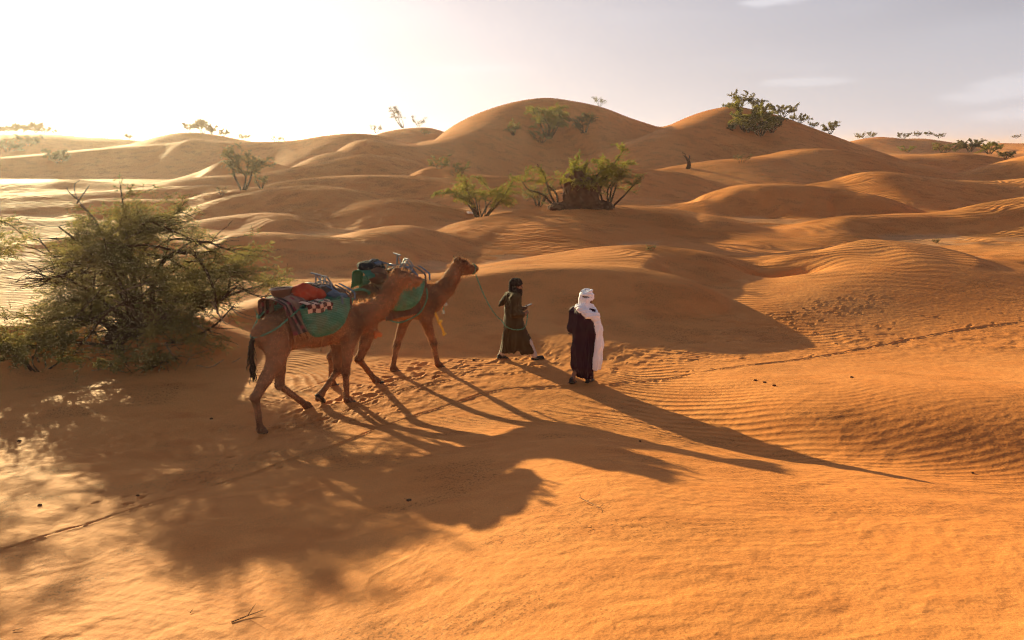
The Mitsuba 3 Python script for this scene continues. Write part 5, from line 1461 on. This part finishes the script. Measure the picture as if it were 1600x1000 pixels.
for k in range(13):                                                                       # low sprays hiding the foot of the tree
    q = np.array([g.uniform(-9.5, -6.3), g.uniform(13.3, 14.2), g.uniform(0.3, 1.15)])
    b0 = np.array([-7.8 + g.normal(0, 0.5), 14.4, 0.7])
    BIG.append(([b0, b0 * 0.4 + q * 0.6 + np.array([0, 0, 0.22]), q], 0.022, 0.007))
wood, A, D = limb_tree([([np.array(p) for p in pts], r0, r1) for pts, r0, r1 in BIG], g, 13, 0.8)
ok = A[:, 2] > 0.16
A, D = A[ok], D[ok]
thin = meshkit.noise(A * 1.5, 6) > 0.445                                                  # gaps through which the dunes show
A, D = A[thin], D[thin]
A2, D2, L2 = sprigs(A, D, g, 3, 0.28, 0, spread=0.7)
v, f = leaf_mesh(A2, D2, L2, g, 15, 0.045, 0.3)
kT = numbered('tamarisk_tree')
put(f'{kT}__trunk', cat(wood), 'bark_bsdf', True)
put(f'{kT}__crown', trimesh.Trimesh(v, f, process=False), 'tamarisk_leaf_bsdf', False)
F = Field((-9.6, 13.0, -0.3), (-6.2, 15.8, 1.5), 0.045)
F.ball((-7.75, 14.75, 0.42), (0.75, 0.55, 0.72), 0.15)
F.ball((-7.25, 14.6, 0.25), (0.7, 0.45, 0.40), 0.15)
F.ball((-8.25, 14.5, 0.30), (0.45, 0.45, 0.5), 0.15)
for k in range(26):
    a, r = g.uniform(0, 2 * np.pi), g.uniform(0.3, 0.8)
    p = np.array([-7.75 + 1.0 * r * math.cos(a), 14.7 + 0.55 * r * math.sin(a), 0.1 + 0.6 * g.uniform(0, 1) * (1.1 - r)])
    F.ball(p, (0.16, 0.14, 0.14), 0.06)
mm = folds(F.mesh(), lambda q: (meshkit.fbm(q * 5, 3, 3) - 0.5) * 0.18)
put(f'{kT}__root_mound', mm, 'root_earth_bsdf', True)
dead = []
for pts in ([(-8.71, 14.80, 2.94), (-9.02, 14.80, 3.38), (-9.05, 14.80, 3.67), (-8.93, 14.80, 3.77)], [(-9.02, 14.80, 3.38), (-9.12, 14.70, 3.54), (-9.15, 14.70, 3.65)], [(-9.06, 14.80, 3.30), (-8.74, 14.80, 3.67)], [(-7.97, 13.90, 1.58), (-7.51, 13.80, 1.74), (-7.14, 13.80, 1.84)], [(-7.99, 13.80, 1.47), (-7.61, 13.70, 1.31), (-7.42, 13.60, 1.31)],
            [(-5.87, 14.20, 1.43), (-5.80, 14.20, 1.22), (-5.68, 14.20, 1.06), (-5.39, 14.20, 0.95)], [(-6.12, 14.00, 1.40), (-5.80, 13.80, 0.98), (-5.61, 13.80, 1.08)], [(-6.94, 13.60, 0.57), (-6.76, 13.40, 0.47), (-6.64, 13.30, 0.45)], [(-6.52, 13.90, 0.96), (-6.12, 13.60, 0.84), (-6.26, 13.50, 0.60)]):
    dead.append(tube(curve([np.array(p) for p in pts]), np.linspace(0.018, 0.006, len(curve([np.array(p) for p in pts]))), 5))
for k in range(70):                                                                       # the tangle of dry shoots round the foot
    p = np.array([-7.8 + g.normal(0, 0.95), 14.3 + g.normal(0, 0.45), 0])
    p[2] = ground_z(p[0], p[1]) + g.uniform(-0.05, 0.35)
    d = np.array([g.normal(0, 1), g.normal(0, 0.7), g.uniform(-0.2, 0.8)])
    d /= np.linalg.norm(d)
    q = p + d * g.uniform(0.3, 0.9)
    dead.append(tube(curve([p, (p + q) / 2 + g.normal(0, 0.08, 3), q], 0.1), 0.008, 4))
put(f'{kT}__dead_branches', cat(dead), 'dead_wood_bsdf', True)
labels[f'{kT}__dead_branches'] = {'label': 'bare dry branches sticking out of the tree', 'kind': 'stuff'}
labels[f'{kT}__root_mound'] = {'label': 'dark earth mound held by the roots'}
tell(kT, 'large feathery green tamarisk on a dark root mound behind the last camel', 'tree')
# the low growth at its left foot
shrub('tamarisk_bush', *(-9.37, 13.29), 0.95, 1.5, 'low green bush with a dark base at the lower left foot of the large tamarisk', 5, stems=9, per=5, leaves=14, leaf=0.06, sub=6)
shrub('tamarisk_bush', *(-7.50, 13.44), 0.5, 1.4, 'sparse low green growth in front of the large tamarisk\'s root mound', 6, stems=8, per=3, leaves=12, leaf=0.05, sub=4)

shrub('tamarisk_bush', -12.75, 14.4, 3.6, 3.8, 'dense tamarisk cut off by the left edge of the picture, beside the large tamarisk', 7, stems=14, per=5, leaves=14, leaf=0.06, sub=9)

# the clumps in the middle of the dunes
shrub('tamarisk_bush', *(-1.74, 40.18), 2.5, 3.9, 'broad yellow-green bush at the foot of the dune behind the front camel\'s head', 11, 'fresh_leaf_bsdf', stems=13, per=4, leaves=12, sub=6)
shrub('tamarisk_tree', *(2.45, 37.84), 2.8, 2.3, 'thin tamarisk leaning left at the left of the dark earth stump', 12, 'fresh_leaf_bsdf', stems=4, lean=-0.32, bare=1.1, per=3, sub=6)
shrub('tamarisk_tree', *(3.61, 37.11), 3.5, 3.0, 'tallest tamarisk of the mid clump, rising behind the dark earth stump', 13, 'fresh_leaf_bsdf', stems=7, lean=0.18, bare=0.9, per=3, sub=6)
shrub('tamarisk_bush', *(1.90, 50.29), 1.9, 2.2, 'low bush at the left end of the clump with the earth stump', 14, 'tamarisk_leaf_bsdf', stems=7, per=4, sub=5)
shrub('tamarisk_tree', *(5.07, 37.57), 2.5, 2.9, 'spreading small tamarisk at the right end of the clump with the earth stump', 15, 'tamarisk_leaf_bsdf', stems=7, lean=0.12, per=3, sub=6)
sx, sy = (3.44, 36.33)
F = Field((-2.6, -1.2, -0.6), (2.6, 1.2, 2.3), 0.055)
for c, r in (((-0.1, 0, 0.8), (0.68, 0.5, 1.1)), ((0.5, 0, 0.65), (0.55, 0.5, 0.95)), ((-0.3, 0, 1.45), (0.42, 0.4, 0.5)), ((0.65, 0.05, 0.95), (0.28, 0.3, 0.4)), ((1.0, 0.1, 0.0), (0.9, 0.45, 0.36)), ((-0.9, 0.1, -0.05), (0.7, 0.45, 0.32))):
    F.ball(c, r, 0.16)
k_ = put('earth_stump', placed(folds(F.mesh(), lambda q: (meshkit.fbm(q * np.array([4, 4, 2.2]), 4, 3) - 0.5) * 0.34), (sx, sy + 0.3), 0, ground_z(sx, sy)), 'root_earth_bsdf', True)
tell(k_, 'dark eroded block of root-bound earth standing between the tamarisks of the middle clump', 'earth mound')
shrub('tamarisk_bush', *(-6.25, 61.72), 1.2, 2.1, 'small rounded green bush on the pale mound left of the big dune', 16, stems=9, per=5)
shrub('tamarisk_bush', *(-4.24, 60.21), 1.15, 1.4, 'small bush on the right slope of the pale mound below the big dune', 17, stems=6, per=4)
shrub('dry_bush', *(-4.56, 59.42), 0.7, 1.1, 'small leafless grey bush beside the pale mound below the big dune', 18, 'grey_leaf_bsdf', stems=8, per=1, leaves=4)
shrub('tamarisk_tree', *(-19.64, 52.23), 3.5, 2.3, 'sparse small tree with a slim trunk among the low ridges behind the large tamarisk', 19, 'grey_leaf_bsdf', stems=5, per=3, bare=0.8, sub=6)
shrub('tamarisk_bush', *(-18.44, 52.56), 1.5, 1.2, 'thin bush close to the right of the sparse small tree on the low ridges', 20, 'grey_leaf_bsdf', stems=5, per=3)
shrub('dry_bush', *(-20.73, 51.00), 0.75, 0.7, 'tiny dry bush on the low ridge left of the sparse small tree', 21, 'grey_leaf_bsdf', stems=7, per=1, leaves=6)

# on the big dune and its neighbours
shrub('tamarisk_tree', *(5.05, 100.68), 5.2, 4.2, 'tallest green tree on the shaded face of the big dune', 22, 'fresh_leaf_bsdf', stems=8, per=4, sub=7)
shrub('tamarisk_bush', *(3.93, 99.00), 2.2, 3.0, 'low bush at the lower left foot of the tallest tree on the big dune', 23, stems=7, per=4)
shrub('tamarisk_bush', *(0.17, 98.74), 2.4, 1.8, 'small bush leftmost on the face of the big dune', 24, stems=6, per=4)
shrub('tamarisk_bush', *(9.88, 100.41), 3.1, 3.6, 'broad dull green bush to the right on the face of the big dune', 25, 'grey_leaf_bsdf', stems=8, per=4)
shrub('tamarisk_bush', *(13.30, 111.50), 1.5, 1.8, 'lone small shrub on the crest line of the big dune', 26, stems=5, per=4)
shrub('tamarisk_tree', *(-20.17, 134.50), 4.2, 2.2, 'thin leaning tree on the small dark hill left of the big dune', 27, 'grey_leaf_bsdf', stems=3, lean=-0.28, bare=1.6, per=3, sub=5)
shrub('tamarisk_bush', *(-17.22, 134.50), 2.0, 2.8, 'low open shrub on top of the small dark hill left of the big dune', 28, 'grey_leaf_bsdf', stems=6, per=3)
shrub('tamarisk_bush', *(-25.05, 134.50), 1.7, 2.4, 'pale hazy shrub on the left shoulder of the small dark hill', 29, 'grey_leaf_bsdf', stems=6, per=3)
shrub('dry_bush', *(-15.37, 128.47), 1.4, 1.8, 'dark bush on the face of the small dark hill left of the big dune', 30, 'grey_leaf_bsdf', stems=6, per=3)

# the hazy skyline at the left
for k, (px, wpx, hpx, lab) in enumerate(((296, 20, 15, 'hazy shrub leftmost on the rounded mound of the left skyline'), (316, 22, 20, 'tallest hazy shrub on top of the rounded mound of the left skyline'), (331, 14, 15, 'narrow hazy shrub right of the tallest one on the rounded mound'), (349, 20, 13, 'leaning hazy shrub on the right slope of the rounded mound of the left skyline'))):
    shrub('skyline_shrub', *((-65.99, 149.00), (-63.35, 149.00), (-61.42, 149.00), (-59.10, 149.00))[k], hpx * 0.137, wpx * 0.137, lab, 40 + k, 'grey_leaf_bsdf', stems=7, per=6, leaf=0.055 * hpx * 0.137, lean=0.1)
for k, ((x, y), h, w, lab) in enumerate((((-54.99, 149.00), 1.5, 2.2, 'small hazy shrub at the right foot of the rounded mound on the left skyline'), ((-35.15, 109.00), 0.9, 2.2, 'tiny low shrub on the long left ridge line beside the big dune'),
                                       ((-89.11, 169.00), 1.7, 1.5, 'lone tiny shrub in the dip left of the rounded skyline mound'), ((-106.08, 169.00), 1.2, 1.2, 'tiny lone shrub right of the hazy thicket on the far left skyline'))):
    shrub('skyline_shrub', x, y, h, w, lab, 50 + k, 'grey_leaf_bsdf', stems=7, per=6, leaf=0.055 * h)
for k, ((x, y), h, w, lab) in enumerate((((-117.64, 169.00), 2.2, 4.5, 'hazy bush at the left edge of the far left thicket on the skyline'), ((-113.78, 169.00), 2.4, 4.0, 'hazy bush second from the left in the far left thicket on the skyline'), ((-110.49, 169.00), 2.6, 3.6, 'tallest hazy bush of the far left thicket on the skyline'), ((-108.41, 169.00), 1.8, 3.0, 'hazy bush at the right end of the far left thicket on the skyline'),
                                       ((-106.51, 153.29), 3.0, 6.0, 'wide hazy bush low on the slope under the far left thicket'), ((-105.67, 158.38), 2.8, 5.5, 'hazy bush on the slope just under the middle of the far left thicket'), ((-64.27, 102.29), 2.0, 3.2, 'faint hazy bush on the sand slope right of the far left thicket'))):
    shrub('skyline_bush', x, y, h, w, lab, 60 + k, 'grey_leaf_bsdf', stems=10, per=7, leaf=0.06 * h)

# the right-hand peak
for k, ((x, y), h, w, m, lab) in enumerate((((32.97, 106.00), 2.1, 3.4, 'tamarisk_leaf_bsdf', 'dark spreading shrub on the very top of the right-hand dune peak'), ((35.51, 106.00), 1.8, 1.8, 'tamarisk_leaf_bsdf', 'small shrub on the ridge just right of the peak of the right-hand dune'),
                                          ((31.46, 97.87), 4.2, 3.9, 'fresh_leaf_bsdf', 'bright yellow-green tree highest on the face of the right-hand dune peak'), ((33.28, 97.53), 3.6, 3.6, 'fresh_leaf_bsdf', 'yellow-green bush lowest on the face of the right-hand dune peak'),
                                          ((35.04, 98.22), 2.6, 2.4, 'grey_leaf_bsdf', 'dull green bush at the right of the group on the right-hand dune\'s face'), ((29.32, 97.35), 1.2, 1.2, 'grey_leaf_bsdf', 'tiny bush at the left of the group on the right-hand dune\'s face'),
                                          ((39.12, 106.00), 2.3, 3.9, 'tamarisk_leaf_bsdf', 'widest dark shrub on the ridge sloping right from the right-hand peak'), ((41.79, 106.00), 1.6, 3.0, 'tamarisk_leaf_bsdf', 'low dark shrub on the ridge below the widest one, right-hand dune'),
                                          ((43.71, 106.00), 0.9, 1.5, 'tamarisk_leaf_bsdf', 'tiny dark shrub between two larger ones low on the right-hand ridge'), ((46.31, 106.00), 1.9, 2.1, 'tamarisk_leaf_bsdf', 'lone dark shrub at the lower end of the ridge of the right-hand dune'))):
    shrub('ridge_shrub', x, y, h, w, lab, 70 + k, m, stems=9, per=6, leaf=0.035 * h + 0.018)
shrub('dry_bush', *(22.83, 71.85), 1.0, 2.0, 'small grey-green shrub on the shaded slope below the right-hand peak', 85, 'grey_leaf_bsdf', stems=7, per=2, leaves=8)

# the far right
for k, ((x, y), h, w, m, lab) in enumerate((((111.34, 229.00), 2.2, 7.0, 'tamarisk_leaf_bsdf', 'wide green scrub patch leftmost on the far right dunes'), ((107.78, 197.51), 1.9, 4.0, 'fresh_leaf_bsdf', 'bright green bush in the hollow of the far right dunes'),
                                          ((123.34, 229.00), 2.2, 5.2, 'grey_leaf_bsdf', 'long low shrub on the first hump of the far right skyline'), ((127.75, 229.00), 1.6, 2.4, 'grey_leaf_bsdf', 'small shrub in the saddle of the far right skyline humps'),
                                          ((130.94, 229.00), 1.5, 3.0, 'grey_leaf_bsdf', 'left one of two small dark shrubs on the second skyline hump at far right'), ((134.45, 229.00), 1.6, 3.4, 'grey_leaf_bsdf', 'right one of two small dark shrubs on the second skyline hump at far right'),
                                          ((70.10, 117.61), 1.8, 4.4, 'tamarisk_leaf_bsdf', 'wide low bush between the bright green bush and the far right edge'), ((74.14, 117.30), 2.2, 3.6, 'grey_leaf_bsdf', 'grey bush standing upright on the far right ridge'),
                                          ((77.56, 117.50), 2.2, 3.2, 'fresh_leaf_bsdf', 'green bush right of the grey upright one on the far right ridge'), ((78.99, 115.45), 1.6, 2.4, 'tamarisk_leaf_bsdf', 'lowest dark bush at the far right, nearest the picture\'s edge'),
                                          ((179.65, 259.00), 1.3, 3.0, 'grey_leaf_bsdf', 'tiny shrub on the skyline at the far right end'))):
    shrub('far_bush', x, y, h, w, lab, 90 + k, m, stems=10, per=6, leaf=0.05 * h)

shrub('dry_tuft', *(19.49, 32.28), 0.28, 0.3, 'tiny pale dry tuft on the lit crest of the right-hand near dune', 120, 'grey_leaf_bsdf', stems=9, per=1, leaves=6, sink=0.02, cat_='tuft')
shrub('dry_tuft', *(4.48, 22.67), 0.22, 0.35, 'tiny dry tuft on top of the dune behind the walkers', 121, 'grey_leaf_bsdf', stems=9, per=1, leaves=6, sink=0.02, cat_='tuft')

# the dead stump, sticks, litter and clods
sx, sy = (17.66, 72.23)
sz = ground_z(sx, sy) - 0.1
st = [tube(curve([(sx, sy, sz), (sx + 0.08, sy, sz + 0.45), (sx - 0.02, sy, sz + 0.8), (sx - 0.25, sy, sz + 1.15), (sx - 0.55, sy, sz + 1.35)], 0.08), np.linspace(0.26, 0.05, len(curve([(sx, sy, sz), (sx + 0.08, sy, sz + 0.45), (sx - 0.02, sy, sz + 0.8), (sx - 0.25, sy, sz + 1.15), (sx - 0.55, sy, sz + 1.35)], 0.08))), 8),
      tube(curve([(sx - 0.02, sy, sz + 0.75), (sx + 0.1, sy, sz + 1.1), (sx + 0.05, sy, sz + 1.4)], 0.08), 0.06, 6), tube(curve([(sx - 0.3, sy, sz + 1.15), (sx - 0.4, sy, sz + 1.5), (sx - 0.7, sy, sz + 1.6)], 0.08), 0.035, 6)]
k_ = put('dead_stump', cat(st), 'bark_bsdf', True)
tell(k_, 'bent dead tree stump alone on the shaded slope between the two large dunes', 'stump')


def on_sand(x, y, up=0.0):
    return np.array([x, y, ground_z(x, y) + up])


def stick(pts, r, label, cat_='stick', mat_='dark_hair_bsdf', twigs=0, seed=0):
    g = np.random.default_rng(seed)
    line = curve([on_sand(x, y, 0.012 + u) for x, y, u in pts], 0.03)
    ms = [tube(line, np.linspace(r, r * 0.5, len(line)), 6)]
    for k in range(twigs):
        i = g.integers(1, len(line))
        ms.append(tube([line[i], line[i] + np.array([g.normal(0, 0.08), g.normal(0, 0.08), g.uniform(0.01, 0.10)])], [r * 0.6, r * 0.25], 4))
    k = put('dry_stick', cat(ms), mat_, True)
    tell(k, label, cat_)


(ax, ay), (bx, by) = (-2.21, 4.80), (-1.99, 4.90)
stick([(ax, ay, 0), (ax * 0.4 + bx * 0.6, ay * 0.4 + by * 0.6 + 0.01, 0.01), (bx, by, 0.02)], 0.0045, 'thin dark stick lying on the sand near the bottom edge, left of centre', 'stick', 'bark_bsdf', twigs=1, seed=1)
(ax, ay), (bx, by) = (0.67, 6.35), (0.85, 6.04)
stick([(ax, ay, 0.02), (bx, by, 0.0)], 0.004, 'faint dry twig with side shoots on the bright sand right of the camels\' shadow', 'twig', 'dead_wood_bsdf', twigs=4, seed=2)
for k, (x, y, lab) in enumerate(((*(-4.06, 4.94), 'short dark stick near the bottom left corner of the sand'), (*(-2.63, 5.00), 'short dark twig on the shaded sand left of the long stick'), (*(-1.13, 7.04), 'tiny dark scrap of twig inside the camels\' shadow'), (*(0.71, 5.61), 'tiny curved twig on the bright sand below the dry twig with side shoots'))):
    a = 0.5 + k
    stick([(x, y, 0), (x + 0.08 * math.cos(a), y + 0.04 * math.sin(a), 0.008)], 0.003, lab, 'stick', 'bark_bsdf', seed=3 + k)
gg = np.random.default_rng(9)
CLOD_SAYS = ['small dark clod at the left edge of the sand, below the large tamarisk', "dark clod just left of the last camel's trailing hind foot", 'dark clod under the belly of the last camel', "dark clod in the middle of the camels' shadow", 'leftmost of three dark clods on the sand right of the person in white', 'middle one of three dark clods on the sand right of the person in white', 'lone dark clod near the end of the dune shade at right', 'rightmost of three dark clods near the dragged line, right of the walkers', "dark clod on the bright sand beside the walkers' long shadow", 'dark clod beside the dragged line at the lower left', 'dark clod in the tree shade left of the last camel', 'dark clod in the dappled shade at the lower left', 'dark clod far right, by the gully', 'dark clod on the rippled sand at right, below the dragged line', 'dark clod on the trodden sand behind the person in white', 'dark clod on the trodden sand between the front camel and the person in olive']
for k, (x, y) in enumerate(((-7.53, 9.99), (-4.51, 12.71), (-4.07, 12.28), (-1.13, 7.02), (4.48, 11.85), (4.55, 11.58), (7.62, 17.94), (4.39, 12.06), (1.84, 9.39), (-5.58, 7.54), (-4.99, 10.94), (-4.54, 7.77), (6.04, 8.47), (6.08, 11.98), (1.31, 15.48), (-0.81, 14.22))):
    m = trimesh.creation.icosphere(2, 1.0)
    s = gg.uniform(0.014, 0.026)
    q = np.array(m.vertices) * (1 + 0.35 * (meshkit.fbm(np.array(m.vertices) * 1.6 + k, 2, k) - 0.5))[:, None] * np.array([s * 1.3, s, s * 0.75])
    kk = put('dark_clod', trimesh.Trimesh(q + on_sand(x, y, 0.008), m.faces, process=False), 'root_earth_bsdf', True)
    tell(kk, CLOD_SAYS[k], 'clod', 'dark clods scattered on the sand')
x, y = (-2.36, 40.86)
b = trimesh.creation.box([0.42, 0.22, 0.1])
b.apply_transform(trimesh.transformations.rotation_matrix(0.5, [0.2, 0.3, 1]))
b = trimesh.Trimesh(np.array(b.subdivide().subdivide().vertices), b.subdivide().subdivide().faces, process=False)
b = trimesh.Trimesh(np.array(b.vertices) * (0.85 + 0.3 * meshkit.noise(np.array(b.vertices) * 9, 2))[:, None] + on_sand(x, y, 0.05), b.faces, process=False)
k_ = put('white_litter', b, 'white_cotton_bsdf', False)
tell(k_, 'crumpled white scrap lying by the foot of the broad yellow-green bush', 'litter')
